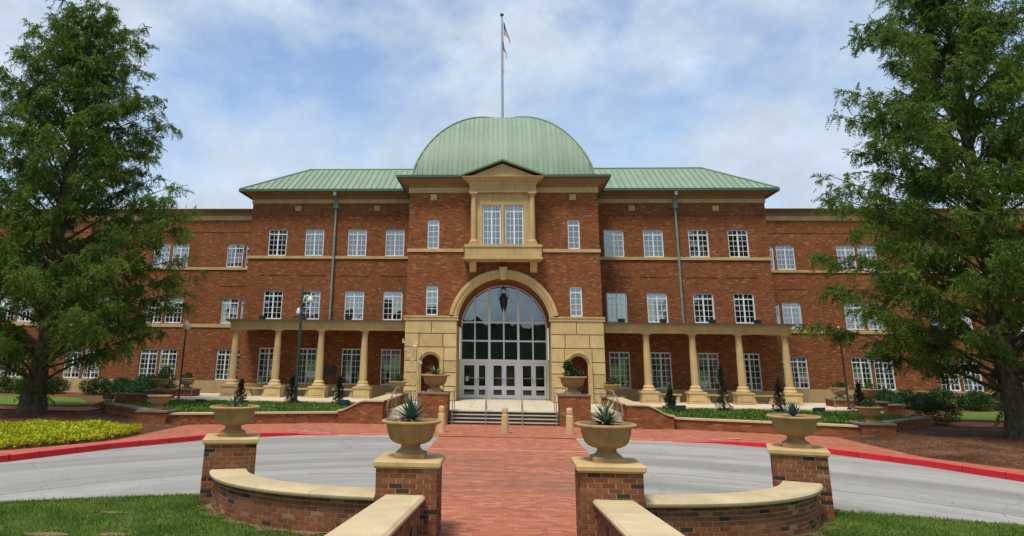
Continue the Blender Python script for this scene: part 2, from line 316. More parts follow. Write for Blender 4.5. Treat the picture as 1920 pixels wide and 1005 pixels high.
# ------------------------------------------------------------------ setting: ground, road, paving
FX = .13                                  # the forecourt's axis
KP = [(0, 27.05), (4, 26.95), (7, 26.65), (8.2, 25.75), (9.6, 24.5), (11.2, 21.9), (12.3, 19.1), (13.4, 16.9), (16, 15.0), (22, 13.6), (60, 12)]
KPts = []
def kerbY(x): return interp(KP, abs(x))
IN = [(0, 15.5), (3, 15.45), (5.9, 15.17), (7.4, 14.62), (8.95, 13.95), (12, 12.0), (14, 10.2), (17, 6.5), (20, 3), (60, 2)]
def inY(x): return interp(IN, abs(x))
def zp(x, y): return .008 + .15 * sstep(5.2, 9, abs(x)) * (1 - sstep(.3, 4.5, y - kerbY(x)) if y else 1)
m = M(); m.quad((-1500, -1500, -.06), (1500, -1500, -.06), (1500, 1500, -.06), (-1500, 1500, -.06)); struct(m.build('ground', 'grass_ground'))
m = M(); m.quad((-60, -8, 0), (60, -8, 0), (60, 27.6, 0), (-60, 27.6, 0)); struct(m.build('road', 'asphalt'))
def lawnz(x, y): return .022 + max(0, 11.4 - y) * .068 + (.03 * hash2(x * 1.5, y * 1.5) + .02) * sstep(15.4, 13, y) * sstep(1.2, 2.4, abs(x - FX))
struct(sheet('lawn', lin(-17, 17, 90), lambda x: -14, inY, lawnz, 60, 'grass_ground'))
xs = sorted(set(lin(-60, -14, 20) + lin(-14, 14, 112) + lin(14, 60, 20) + [s * k[0] for k in KP for s in (-1, 1)]))
struct(sheet('plaza', xs, kerbY, lambda x: 50, zp, 14, 'paving'))
def pathz(x, y): return .0 + .018 + max(0, 11.4 - y) * .068
m = M()
for a, b_ in zip(lin(-3, 27.2, 30)[:-1], lin(-3, 27.2, 30)[1:]):
    wf = lambda y: 1.35 + .98 * sstep(12.9, 13.0, y) - (.35 if y < 11.6 else 0)
    z = lambda y: (.032 if y < 15.4 else .008) + max(0, 11.4 - y) * .068
    m.quad((FX - wf(a), a, z(a)), (FX + wf(a), a, z(a)), (FX + wf(b_), b_, z(b_)), (FX - wf(b_), b_, z(b_)))
struct(m.build('brick_path', 'paving'))
bd = M()
for yy, zz in ((23.45, .0125), (15.6, .0125)):
    for k in range(23):
        a = FX - 2.28 + k * .2; 
        bd.box(a + .004, a + .196, yy - .05, yy + .05, zz - .004, zz)
struct(bd.build('paving_band', 'kerb_pale'))
# gutters
def strip(name, pts, w0, w1, z, mat):
    m = M()
    for (xa, ya), (xb, yb) in zip(pts[:-1], pts[1:]): m.quad((xa, ya + w0, z), (xb, yb + w0, z), (xb, yb + w1, z), (xa, ya + w1, z))
    return struct(m.build(name, mat))
for s in (-1, 1):
    strip('gutter', [(s * x, inY(x)) for x in lin(2.4, 16, 30)], -.02, .13, .006, 'gutter_pale')
    strip('gutter', [(s * x, kerbY(x)) for x in lin(2.5, 13, 40)], -.34, -.14, .005, 'gutter_pale')
# kerb: painted red away from the crossing
def kerbrun(name, pts, mat, parent):
    m = M()
    for (xa, ya), (xb, yb) in zip(pts[:-1], pts[1:]):
        d = Vector((xb - xa, yb - ya, 0)).normalized(); n = Vector((d.y, -d.x, 0)); n = n if n.y < 0 else -n
        n = n * .16; za, zb = zp(xa, 0) + .006, zp(xb, 0) + .006; i = n * -.25
        A, B = Vector((xa, ya, 0)), Vector((xb, yb, 0))
        for q0, q1, h0, h1 in ((A + n, B + n, -.03, -.03),):
            P = [(A + n, -.03), (B + n, -.03), (B + n * .96, zb - .015), (A + n * .96, za - .015), (A + n * .8, za), (B + n * .8, zb), (B + i, zb), (A + i, za)]
            m.add([(v.x, v.y, z) for v, z in P], [(0, 1, 2, 3)]); m.add([(v.x, v.y, z) for v, z in P], [(3, 2, 5, 4), (4, 5, 6, 7)], 1)
    return m.build(name, [mat, 'red_wash' if mat == 'kerb_red' else mat], parent, smooth=True)
kb = struct(bpy.data.objects.new('kerb', None)); C.objects.link(kb)
for s in (-1, 1):
    kl = [(s * x, kerbY(x)) for x in lin(2.45, 4.3, 6)]; kerbrun('plain_kerb', kl, 'kerb_pale', kb)
    kerbrun('worn_kerb', [(s * x, kerbY(x)) for x in lin(4.3, 5.6, 5)], 'kerb_pink', kb)
    xk = [5.6, 6.3, 7, 7.6, 8.2, 8.9, 9.6, 10.2, 10.7, 11.2, 11.6, 12, 12.3, 12.8, 13.4, 14.5, 16, 19, 22]
    for a, b_ in zip(xk[:-1], xk[1:]):
        kerbrun('painted_kerb', [(s * (a + (b_ - a) * t), kerbY(a + (b_ - a) * t)) for t in (.006, .5, .994)], 'kerb_red', kb)
m = M()
for s, a, b_, yy in ((-1, 6.0, 7.2, 27.05), (-1, 3.9, 5.0, 27.35), (1, 3.9, 5.1, 27.3), (1, 6.9, 7.9, 26.9)):
    m.quad((s * a, yy, zp(a, 0) + .004), (s * b_, yy - .05, zp(b_, 0) + .004), (s * b_, yy + .22, zp(b_, 0) + .004), (s * a, yy + .27, zp(a, 0) + .004))
struct(m.build('faded_paint', 'kerb_pink'))
for s, a, b_, ya, yb in ((1, 2.7, 5.3, 18.75, 18.05), (-1, 2.4, 4.4, 18.6, 18.3)):
    m = M()
    for k in range(14):
        x0, x1 = a + (b_ - a) * k / 14, a + (b_ - a) * (k + random.uniform(.5, .98)) / 14; y0 = ya + (yb - ya) * k / 14; m.quad((s * x0, y0, .0045), (s * x1, y0 - .03, .0045), (s * x1, y0 + .05 + random.uniform(0, .05), .0045), (s * x0, y0 + .09, .0045))
    struct(m.build('worn_road_line', 'road_tan'))
# beds of mulch, far lawns and footpaths
BD = [(12.0, 26.6), (12.1, 23.6), (12.8, 21.9), (13.6, 20.7), (16, 18.4), (22, 17.2), (46, 16)]
def mz(x, y):
    e = min(y - interp(BD, abs(x)), (abs(x) - 12.0) * 1.6); return zp(x, y) - .03 + .05 * sstep(-.02, .25, e) + .07 * sstep(.2, 3, e) + .03 * (1 + hash2(x * 1.3, y * 1.1)) * sstep(.2, 1, e)
for s in (-1, 1):
    xs = [s * x for x in [12.0, 12.05, 12.1, 12.2, 12.4, 12.6, 12.8, 13, 13.3, 13.6, 14.2, 15, 16, 17.5, 19, 20.5, 22, 25, 30, 38, 46]]
    struct(sheet('mulch_bed', xs, lambda x: interp(BD, abs(x)), lambda x: 50.5 if abs(x) > 12.75 else 29.3, mz, 60, 'mulch'))
    g = sheet('lawn', [s * x for x in ([20.3, 21, 22, 24, 28, 34, 46])], lambda x: 36.4 + (0 if s < 0 else .8), lambda x: 37.4 + min(7.6, (abs(x) - 20.3) * 1.5), lambda x, y: mz(x, y) + .035, 12, 'grass_ground'); struct(g)
    g = sheet('footpath', [s * x for x in (18.3, 19, 20, 22, 26, 32, 46)], lambda x: 33.2, lambda x: 35.4, lambda x, y: mz(x, y) + .05, 8, 'paving'); struct(g)

# ------------------------------------------------------------------ the building
BL = thing('civic_building', 'three-storey red brick civic building with green dome and tan stone portals', 'building', (0, 40, 0), world=True)
WC = {}
def window(cx, y, z0, w, h, cols, rows, blind, transom=True, parent=None, z_off=0):
    key = (round(w, 3), round(h, 3), cols, rows, transom)
    if key not in WC:
        m = M(); t = .065; W = w / 2
        m.box(-W, -W + t, -.03, .07, 0, h); m.box(W - t, W, -.03, .07, 0, h); m.box(-W + t, W - t, -.03, .07, h - t, h); m.box(-W + t, W - t, -.05, .07, 0, t * 1.1)
        zt = h * (1 - 1 / (rows + .15)) if transom else h - t
        if transom: m.box(-W + t, W - t, -.02, .06, zt - .03, zt + .03)
        two = cols == 4
        if two: m.box(-.04, .04, -.022, .06, t, h - t)
        for k in range(1, cols):
            if two and k == 2: continue
            x = -W + t + (w - 2 * t) * k / cols; m.box(x - .012, x + .012, -.005, .045, t, h - t)
        nr = rows - 1 if transom else rows; zt2 = zt - .03 if transom else zt
        for k in range(1, nr): z = t + (zt2 - t) * k / nr; m.box(-W + t, W - t, -.004, .044, z - .012, z + .012)
        fr = m.mesh('window', 'white_paint')
        sash = [(-W + t, -.04), (.04, W - t)] if two else [(-W + t, W - t)]; gs = []
        for a, b_ in sash:
            g = M(); g.quad(((a - b_) / 2, 0, -(h / 2 - t)), ((b_ - a) / 2, 0, -(h / 2 - t)), ((b_ - a) / 2, 0, h / 2 - t), ((a - b_) / 2, 0, h / 2 - t)); gs.append(((a + b_) / 2, g.mesh('glass', 'glass')))
        bm_ = M(); bm_.quad((-W, 0, 0), (W, 0, 0), (W, 0, h), (-W, 0, h)); bmx = {k: bm_.mesh('curtain', k) for k in ('white_blind', 'grey_sheer', 'dark_curtain', 'dark_room')}  # dark_room variant: near-black sheet, the unlit room's darkness put into its colour
        WC[key] = (fr, gs, bmx)
    fr, gs, bmx = WC[key]
    o = ob('window', fr, parent or BL, (cx, y, z0))
    for gx, gm in gs:
        g = ob('glass', gm, o, (gx, .02, h / 2)); g.rotation_euler = (R(random.uniform(-.55, .55)), 0, R(random.uniform(-.5, .5)))
    if blind == 'half':
        ob('curtain', bmx['dark_room'], o, (0, .34, 0)); ob('blind', bmx['white_blind'], o, (w * .25, .16, 0), scale=(.5, 1, 1))
    else:
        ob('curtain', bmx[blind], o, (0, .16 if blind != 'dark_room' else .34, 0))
        if random.random() < .22: hb = random.uniform(.2, .6); ob('blind', bmx['white_blind'], o, (0, .12, h * (1 - hb)), scale=(.98, 1, hb))
    return o
def holes_wall(m, x0, x1, z0, z1, y, holes, dep=.14):
    xs = sorted({x0, x1, *[h[0] for h in holes], *[h[1] for h in holes]}); zs = sorted({z0, z1, *[h[2] for h in holes], *[h[3] for h in holes]})
    inside = lambda x, z: any(h[0] < x < h[1] and h[2] < z < h[3] for h in holes)
    for xa, xb in zip(xs[:-1], xs[1:]):
        for za, zb in zip(zs[:-1], zs[1:]):
            if not inside((xa + xb) / 2, (za + zb) / 2): m.quad((xa, y, za), (xb, y, za), (xb, y, zb), (xa, y, zb))
    for a, b_, c, d in holes:
        m.quad((a, y, c), (a, y + dep, c), (a, y + dep, d), (a, y, d)); m.quad((b_, y, c), (b_, y + dep, c), (b_, y + dep, d), (b_, y, d)); m.quad((a, y, d), (b_, y, d), (b_, y + dep, d), (a, y + dep, d)); m.quad((a, y, c), (b_, y, c), (b_, y + dep, c), (a, y + dep, c))
def coves(m, x0, x1, y, yb, za, zb, ends, out):
    H = zb - za; lv = [(.05, 0), (.07, .002), (.07, .12), (.11, .14), (.17, .36), (.20, .38), (.20, .46), (.27, .48), (.80, .82), (.86, .84), (.86, .92), (1, .94), (1, 1)]
    vs_ = []
    for p, f in lv:
        q = p * out if p > .3 or True else p; vs_ += [(x0 - q * ends[0], yb, za + H * f), (x0 - q * ends[0], y - q, za + H * f), (x1 + q * ends[1], y - q, za + H * f), (x1 + q * ends[1], yb, za + H * f)]
    n = len(lv); m.add(vs_, [(4 * i + k, 4 * i + k + 1, 4 * i + k + 5, 4 * i + k + 4) for i in range(n - 1) for k in range(3)] + [(4 * n - 4, 4 * n - 3, 4 * n - 2, 4 * n - 1)])
def cornice(name, x0, x1, y, z0, zf, ztop, ends=(1, 1), yb=None, steps=((0.05, 0), (.12, .30), (.20, .46), (.32, .66), (.42, .80)), mat='stone'):
    # frieze from z0 to zf, then mouldings stepping out up to ztop, returning round the free ends
    yb = yb or y + 2
    def ring(m, p, za, zb):
        m.box(x0 - p * ends[0], x1 + p * ends[1], y - p, yb, za, zb)
    m = M(); ring(m, .05, z0, zf); m.build('frieze', mat, BL)
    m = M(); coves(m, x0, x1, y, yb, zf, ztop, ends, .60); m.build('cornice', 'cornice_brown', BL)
# wings
YW = 43.5; XW = 15.2
WX = [6.425, 8.685, 11.265, 13.505]; ww = 1.14
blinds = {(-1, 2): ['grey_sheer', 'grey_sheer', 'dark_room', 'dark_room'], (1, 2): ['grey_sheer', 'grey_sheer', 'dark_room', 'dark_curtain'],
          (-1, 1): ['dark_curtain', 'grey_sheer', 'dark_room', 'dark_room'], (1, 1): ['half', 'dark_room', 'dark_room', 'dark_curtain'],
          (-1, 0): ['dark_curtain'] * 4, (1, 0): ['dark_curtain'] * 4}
for s in (-1, 1):
    m = M(); hs = []
    for x in WX:
        for z0, z1 in ((8.27, 9.88), (4.6, 6.26), (1.05, 3.0)): hs.append((s * x - ww / 2, s * x + ww / 2, z0, z1))
    xa, xb = sorted((s * 5.12, s * XW)); holes_wall(m, xa, xb, 0, 12.0, YW, hs)
    m.quad((s * XW, YW, 0), (s * XW, 50.2, 0), (s * XW, 50.2, 12), (s * XW, YW, 12)); m.build('wing_wall', 'brick_wall', BL)
    for fl, (z0, z1, rows) in ((2, (8.27, 9.88, 5)), (1, (4.6, 6.26, 5)), (0, (1.05, 3.0, 6))):
        for k, x in enumerate(WX): window(s * x, YW + .1, z0, ww, z1 - z0, 4, rows, blinds[(s, fl)][k])
    m = M(); m.box(xa - (.06 if s < 0 else 0), xb + (.06 if s > 0 else 0), YW - .07, YW + .05, 8.11, 8.27)
    if s < 0: m.box(-XW - .06, -XW + .0, YW + .05, 49.2, 8.11, 8.27)
    else: m.box(XW, XW + .06, YW + .05, 49.2, 8.11, 8.27)
    m.build('string_course', 'stone', BL)
    m = M(); m.box(xa - (.05 if s < 0 else 0), xb + (.05 if s > 0 else 0), YW - .05, YW + .04, .3, 1.04); m.box(xa - (.08 if s < 0 else 0), xb + (.08 if s > 0 else 0), YW - .08, YW + .04, .98, 1.05); m.build('base_course', 'stone', BL)
    m = M(); m.box(xa + .02, xb - .02, YW - .022, YW + .02, 10.70, 10.76)
    for x in WX: m.box(s * x - .85, s * x + .85, YW - .022, YW + .02, 7.13, 7.18)
    m.build('brick_band', 'brick_wall', BL)
    for x in (7.55, 12.38):
        m = M(); m.box(s * x - .18, s * x + .18, YW - .05, YW + .03, 10.98, 11.28); m.box(s * x - .13, s * x + .13, YW - .065, YW - .04, 11.03, 11.23); m.build('vent_block', 'stone_block', BL)
    cornice('c', xa, xb, YW, 11.44, 11.68, 12.12, ends=(1, 0) if s < 0 else (0, 1), yb=49)
    # hipped standing-seam roof
    ex, ey, ez, rw, rz_ = XW + .68, YW - .7, 12.17, 3.4, 14.22
    roof = M()
    roof.add([(s * ex, ey, ez), (s * ex, ey + 2 * rw, ez), (s * (ex - rw), ey + rw, rz_)], [(0, 1, 2)]); roof.quad((s * ex, ey + 2 * rw, ez), (s * 4.9, ey + 2 * rw, ez), (s * 4.9, ey + rw, rz_), (s * (ex - rw), ey + rw, rz_))
    ro_ = roof.build('wing_roof', 'roof_metal', BL)
    sp_ = .365; k = 0; x = 5.0
    while x < ex - .02:
        x2 = min(x + sp_, ex)
        ta, tb = min(1, (ex - x) / rw), min(1, (ex - x2) / rw)
        P = lambda q, t, u=0: (s * q, ey + rw * t, ez + (rz_ - ez) * t + u)
        m = M(); m.quad(P(x, 0), P(x2, 0), P(x2, tb), P(x, ta)) if tb > .01 else m.add([P(x, 0), P(x2, 0), P(x, ta)], [(0, 1, 2)])
        rr_ = .018
        if ta > .05: m.add([P(x - rr_, 0), P(x - rr_, ta), P(x - rr_, ta, .05), P(x - rr_, 0, .05), P(x + rr_, 0), P(x + rr_, ta), P(x + rr_, ta, .05), P(x + rr_, 0, .05)], [(0, 1, 2, 3), (4, 5, 6, 7), (3, 2, 6, 7), (0, 4, 7, 3)], 1)
        m.build('roof_panel', ['roof_metal', 'seam_green'], ro_); x += sp_
    m = M(); m.tube([(s * ex, ey, ez + .03), (s * (ex - rw), ey + rw, rz_ + .03)], .05, 6); m.tube([(s * (ex - rw), ey + rw, rz_ + .03), (s * 4.9, ey + rw, rz_ + .03)], .05, 6); m.build('ridge_cap', 'seam_green', ro_)
    m = M(); g0, g1 = sorted((s * 4.9, s * (ex + .02))); m.box(g0, g1, ey - .06, ey + .10, ez - .13, ez + .02); q0, q1 = sorted((s * (ex - .1), s * (ex + .06))); m.box(q0, q1, ey + .1, ey + 2 * rw, ez - .13, ez + .02); m.build('gutter', 'roof_trim', ro_)
    # downspouts
    m = M(); X = s * 10.03; m.box(X - .055, X + .055, YW - .20, YW - .09, 4.5, 11.1); m.box(X - .15, X + .15, YW - .27, YW - .06, 11.1, 11.32); m.box(X - .11, X + .11, YW - .24, YW - .06, 11.32, 11.5); m.tube([(X, YW - .16, 11.5), (X, YW - .3, 11.8), (X, YW - .62, 11.85), (X, YW - .66, 12.1)], .07, 8)
    for z in (6, 7.6, 9.4): m.box(X - .085, X + .085, YW - .21, YW - .05, z, z + .07)
    m.box(X - .09, X + .09, YW - .74, YW - .56, 11.78, 12.1)
    m.build('downspout', 'downspout_green', BL)
    X = s * 5.52; m = M(); m.box(X - .045, X + .045, YW - .19, YW - .1, 4.6, 11.2); m.box(X - .1, X + .1, YW - .24, YW - .07, 11.2, 11.42); m.tube([(X, YW - .14, 11.42), (X, YW - .2, 11.62), (s * 5.95, YW - .55, 11.95), (s * 6.0, YW - .66, 12.06)], .05, 8); m.build('downspout', 'downspout_green', BL)
    # outer wing
    YO = 49.2; x1 = 46; m = M(); hs = []
    prs = [17.5, 22.62, 27.74, 32.86, 37.98, 43.1]
    for c in prs:
        for d in (-.66, .66):
            for z0, z1 in ((8.24, 9.83), (4.55, 6.2), (1.0, 2.9)): hs.append((s * (c + d) - .575, s * (c + d) + .575, z0, z1))
    xa, xb = sorted((s * XW, s * x1)); holes_wall(m, xa, xb, 0, 12.0, YO, hs); m.quad((s * x1, YO, 0), (s * x1, 58, 0), (s * x1, 58, 12), (s * x1, YO, 12)); m.build('outer_wall', 'brick_wall', BL)
    for c in prs:
        for d in (-.66, .66):
            for fl, (z0, z1, rows) in enumerate(((1.0, 2.9, 6), (4.55, 6.2, 5), (8.24, 9.83, 5))):
                if c > 36 and fl == 9: continue
                window(s * (c + d), YO + .1, z0, 1.15, z1 - z0, 4, rows, random.choice([['dark_room', 'dark_curtain'], ['dark_room', 'dark_room', 'dark_curtain'], ['grey_sheer', 'grey_sheer', 'dark_curtain']][fl]))
    m = M(); m.box(xa, xb, YO - .06, YO + .05, 8.06, 8.22); m.box(xa, xb, YO - .05, YO + .05, 4.3, 4.52); m.build('string_course', 'stone', BL)
    m = M(); m.box(xa, xb, YO - .05, YO + .04, 0, .98); m.build('base_course', 'stone', BL)
    m = M(); m.box(xa, xb, YO - .022, YO + .02, 10.6, 10.66)
    for c in prs: m.box(s * c - 1.5, s * c + 1.5, YO - .022, YO + .02, 7.0, 7.05)
    m.build('brick_band', 'brick_wall', BL)
    m = M(); m.box(xa, xb, YO - .05, YO + .3, 11.42, 11.72); m.build('frieze', 'stone', BL)
    m = M()
    coves(m, xa, xb, YO, YO + 1, 11.72, 12.16, (0, 0), .42)
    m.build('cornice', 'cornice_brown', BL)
    m = M(); m.quad((xa, YO, 12.13), (xb, YO, 12.13), (xb, 58, 12.13), (xa, 58, 12.13)); m.build('flat_roof', 'bronze_cap', BL)

# centre block
YC = 39.8; XC = 5.12; AZ = 4.2; AR = 2.43
m = M(); holes = [(s * 3.78 - .32, s * 3.78 + .32, z0, z1) for s in (-1, 1) for z0, z1 in ((8.2, 9.79), (4.7, 6.23))]
for s in (-1, 1):
    xa, xb = sorted((s * 2.9, s * XC)); holes_wall(m, xa, xb, 4.4, 12.0, YC, [h for h in holes if (h[0] > 0) == (s > 0)])
    m.quad((s * XC, YC, .3), (s * XC, YW + .1, .3), (s * XC, YW + .1, 12), (s * XC, YC, 12))
    m.quad((s * XC, YW, 12), (s * XC, 51, 12), (s * XC, 51, 11), (s * XC, YW, 11))
na = 36; AP = [(AR * math.cos(PI * k / na), AZ + AR * math.sin(PI * k / na)) for k in range(na + 1)]
m.quad((AR, YC, 4.2), (2.9, YC, 4.2), (2.9, YC, 12), (AR, YC, 12)); m.quad((-AR, YC, 4.2), (-2.9, YC, 4.2), (-2.9, YC, 12), (-AR, YC, 12))
for (xa, za), (xb, zb) in zip(AP[:-1], AP[1:]): m.quad((xa, YC, za), (xb, YC, zb), (xb, YC, 12), (xa, YC, 12)); 
m.build('centre_wall', 'brick_wall', BL)
YD = 42.3
m = M(); AQ = [(2.36 * math.cos(PI * k / na), 4.17 + 2.33 * math.sin(PI * k / na)) for k in range(na + 1)]
for (a, b_), (c, d) in zip(zip(AP[:-1], AP[1:]), zip(AQ[:-1], AQ[1:])): m.quad((a[0], YC, a[1]), (b_[0], YC, b_[1]), (d[0], YD, d[1]), (c[0], YD, c[1]))
m.build('arch_soffit', 'brick_wall', BL, smooth=True)
for s in (-1, 1):
    for z0, z1 in ((8.2, 9.79), (4.7, 6.23)): window(s * 3.78, YC + .1, z0, .64, z1 - z0, 2, 5, 'grey_sheer' if z0 > 6 or s < 0 else 'dark_room')
    xa, xb = sorted((s * 2.12, s * (XC + .05))); m = M(); m.box(xa, xb, YC - .06, YC + .05, 8.03, 8.2); xa, xb = sorted((s * XC, s * (XC + .05))); m.box(xa, xb, YC + .05, YW, 8.03, 8.2); m.build('string_course', 'stone', BL)
    m = M(); m.box(s * 3.79 - .17, s * 3.79 + .17, YC - .05, YC + .03, 10.86, 11.18); m.box(s * 3.79 - .12, s * 3.79 + .12, YC - .065, YC - .04, 10.91, 11.13); m.build('vent_block', 'stone_block', BL)
    xa, xb = sorted((s * 1.9, s * XC)); m = M(); m.box(xa, xb, YC - .022, YC + .02, 10.55, 10.6); m.build('brick_band', 'brick_wall', BL)
cornice('c', -XC, XC, YC, 11.27, 11.56, 11.98, yb=48)
# arch ring and keystone
prof = [(2.42, 0), (2.42, -.10), (2.52, -.13), (2.52, -.17), (2.68, -.19), (2.70, -.23), (2.82, -.25), (2.88, -.22), (2.88, 0)]
m = M(); n = 48; t0 = math.asin((4.70 - AZ) / 2.65); vs_ = []
for k in range(n + 1):
    t = t0 + (PI - 2 * t0) * k / n
    vs_ += [(r * math.cos(t), YC + y, AZ + r * math.sin(t)) for r, y in prof]
q = len(prof); m.add(vs_, [(i * q + j, (i + 1) * q + j, (i + 1) * q + j + 1, i * q + j + 1) for i in range(n) for j in range(q - 1)]); m.build('arch_moulding', 'stone', BL, smooth=True)
m = M(); m.prism([(-.13, 6.55), (.13, 6.55), (.2, 7.12), (-.2, 7.12)], YC - .34, YC); m.prism([(-.22, 7.12), (.22, 7.12), (.23, 7.2), (-.23, 7.2)], YC - .38, YC); m.build('keystone', 'stone_block', BL)
# rusticated stone base, block by block
def unitblock(name, mat, bev):
    bm = bmesh.new(); bmesh.ops.create_cube(bm, size=1); bmesh.ops.bevel(bm, geom=bm.edges[:], offset=bev, segments=1, affect='EDGES'); me = bpy.data.meshes.new(name); bm.to_mesh(me); bm.free(); me.materials.append(MT[mat]); return me
blk = unitblock('stone_block', 'stone_block', .022)
def block(x0, x1, y0, y1, z0, z1, par=BL, me=blk, name='stone_block', g=.02):
    return ob(name, me, par, ((x0 + x1) / 2, (y0 + y1) / 2, (z0 + z1) / 2), scale=(x1 - x0 - 2 * g, y1 - y0, z1 - z0 - 2 * g))
rows_ = [(.48, .92), (.92, 1.17), (1.17, 1.84), (1.84, 2.42), (2.42, 3.10), (3.10, 3.78), (3.78, 4.45)]
NX, NR, NZ = 3.79, .47, 2.26            # niche centre, half-width, springing
for s in (-1, 1):
    a, b_ = 2.43, 5.15
    m = M(); pts = [(NX + NR * math.cos(PI * k / 16), NZ + NR * math.sin(PI * k / 16)) for k in range(17)]
    yb = YC - .02
    for u0_, u1_ in ((a, NX - NR), (NX + NR, b_)): m.quad((s * u0_, yb, .4), (s * u1_, yb, .4), (s * u1_, yb, 4.45), (s * u0_, yb, 4.45))
    for (xa, za), (xb, zb) in zip(pts[:-1], pts[1:]): m.quad((s * xa, yb, za), (s * xb, yb, zb), (s * xb, yb, 4.45), (s * xa, yb, 4.45))
    m.quad((s * b_, yb, .4), (s * b_, YW, .4), (s * b_, YW, 4.45), (s * b_, yb, 4.45)); m.quad((s * (a + .02), yb, .4), (s * (a + .02), YD + .1, .4), (s * (a + .02), YD + .1, 4.45), (s * (a + .02), yb, 4.45))
    m.build('stone_backing', 'stone', BL)
    m = M()
    full = [(NX + NR, .48)] + pts + [(NX - NR, .48)]
    for (xa, za), (xb, zb) in zip(full[:-1], full[1:]): m.quad((s * xa, yb, za), (s * xb, yb, zb), (s * xb, yb + 1.3, zb), (s * xa, yb + 1.3, za))
    m.quad((s * (NX - .6), yb + 1.3, .4), (s * (NX + .6), yb + 1.3, .4), (s * (NX + .6), yb + 1.3, 3), (s * (NX - .6), yb + 1.3, 3)); m.build('niche_lining', 'brick_wall', BL)
    y0, y1 = YC - .13, YC + .1
    for i, (z0, z1) in enumerate(rows_):
        if i == 6: cuts = [(a, 3.75), (3.75, b_)]
        elif i == 5: cuts = [(a, 3.15), (3.15, 4.4), (4.4, b_)]
        elif i == 4: cuts = [(a, NX - .7), (NX + .7, b_)]
        else: cuts = [(a, NX - .68), (NX + .68, b_)]
        if i == 4:
            o = [(NX - .7 + .012, z0 + .012), (NX - .7 + .012, z1 - .012), (NX + .7 - .012, z1 - .012), (NX + .7 - .012, z0 + .012)]
            ar = [(NX + .6 * math.cos(PI * k / 16), NZ + .6 * math.sin(PI * k / 16)) for k in range(17)]; ar = [q_ for q_ in ar if q_[1] > z0 + .012]
            m = M(); m.prism([(s * x, z) for x, z in o + ar], y0 + .004, y1); m.build('stone_block', 'stone_block', BL)
        for xa, xb in cuts:
            xa, xb = sorted((s * xa, s * xb)); block(xa, xb, y0, y1, z0, z1)
        xa, xb = sorted((s * (a - .012), s * (a + .15))); block(xa, xb, YC + .115, YC + 1.2, z0, z1); block(xa, xb, YC + 1.215, YD + .05, z0, z1)   # the jamb
        xa, xb = sorted((s * (b_ - .1), s * (b_ + .025))); block(xa, xb, YC + .115, YC + 1.5, z0, z1)
    xa, xb = sorted((s * (a - .06), s * (b_ + .08))); m = M(); m.box(xa, xb, YC - .17, YC + .3, 4.45, 4.68); m.box(xa + .0, xb - .0, YC - .20, YC + .28, 4.60, 4.66); m.build('impost_course', 'stone', BL)
    xa, xb = sorted((s * (a - .05), s * (a + .15))); m = M(); m.box(xa, xb, YC + .3, YD + .05, 4.45, 4.68); m.build('impost_return', 'stone', BL)
    # niche surround
    m = M(); P2 = [(NX + q_ * math.cos(t), NZ + q_ * math.sin(t)) for q_, t in ((0, 0),)]
    pf = [(NR, .02), (NR, -.03), (NR + .06, -.035), (NR + .065, -.10), (NR + .13, -.11), (NR + .135, -.17), (NR + .20, -.17), (NR + .215, -.12), (NR + .215, .02)]; path = [(1, 0, .48 - NZ)] + [(math.cos(PI * k / 20), math.sin(PI * k / 20), 0) for k in range(21)] + [(-1, 0, .48 - NZ)]
    vs_ = []
    for cx_, sz_, dz in path: vs_ += [(s * (NX + cx_ * r_), YC - .10 + y_, NZ + sz_ * r_ + dz) for r_, y_ in pf]
    q = len(pf); m.add(vs_, [(i * q + j, (i + 1) * q + j, (i + 1) * q + j + 1, i * q + j + 1) for i in range(len(path) - 1) for j in range(q - 1)]); m.build('niche_surround', 'stone', BL, smooth=True)
# projecting bay with its window, balcony apron, brackets and pediment
YB = 39.3
m = M(); bw0, bw1, bz0, bz1 = -1.10, 1.10, 8.30, 10.50
holes_wall(m, -1.72, 1.72, 8.3, 11.2, YB, [(bw0, bw1, bz0, bz1)], .16)
for s in (-1, 1): m.quad((s * 1.72, YB, 8.3), (s * 1.72, YC, 8.3), (s * 1.72, YC, 11.2), (s * 1.72, YB, 11.2))
m.build('bay_wall', 'stone', BL)
m = M(); m.box(-.10, .10, YB - .02, YB + .2, bz0, bz1); m.lathe([(.07, bz0), (.07, bz1)], 10, 0, YB - .02); m.build('bay_mullion', 'stone', BL)
m = M()
for x0, x1, z0, z1 in ((-1.22, -1.10, 8.3, 10.62), (1.10, 1.22, 8.3, 10.62), (-1.10, 1.10, 10.5, 10.62)): m.box(x0, x1, YB - .035, YB + .03, z0, z1)
m.build('bay_window_trim', 'stone_block', BL)
for s in (-1, 1): window(s * .60, YB + .1, bz0, .98, bz1 - bz0, 4, 6, 'grey_sheer')
for s in (-1, 1):
    x = s * 1.56; c = M(); c.lathe([(.145, 8.62), (.15, 9.2), (.135, 10.9)], 20, x, YB - .06); cl = c.build('bay_column', 'stone', BL, smooth=True)
    c = M(); c.box(x - .24, x + .24, YB - .3, YB + .05, 8.34, 8.46); c.lathe([(.22, 8.46), (.23, 8.51), (.19, 8.55), (.17, 8.62)], 20, x, YB - .06); c.build('base', 'stone', cl, smooth=True)
    c = M(); c.lathe([(.135, 10.9), (.16, 10.92), (.14, 10.96), (.16, 11.02), (.21, 11.08)], 20, x, YB - .06); c.box(x - .23, x + .23, YB - .29, YB + .05, 11.08, 11.16); c.build('capital', 'stone', cl, smooth=True)
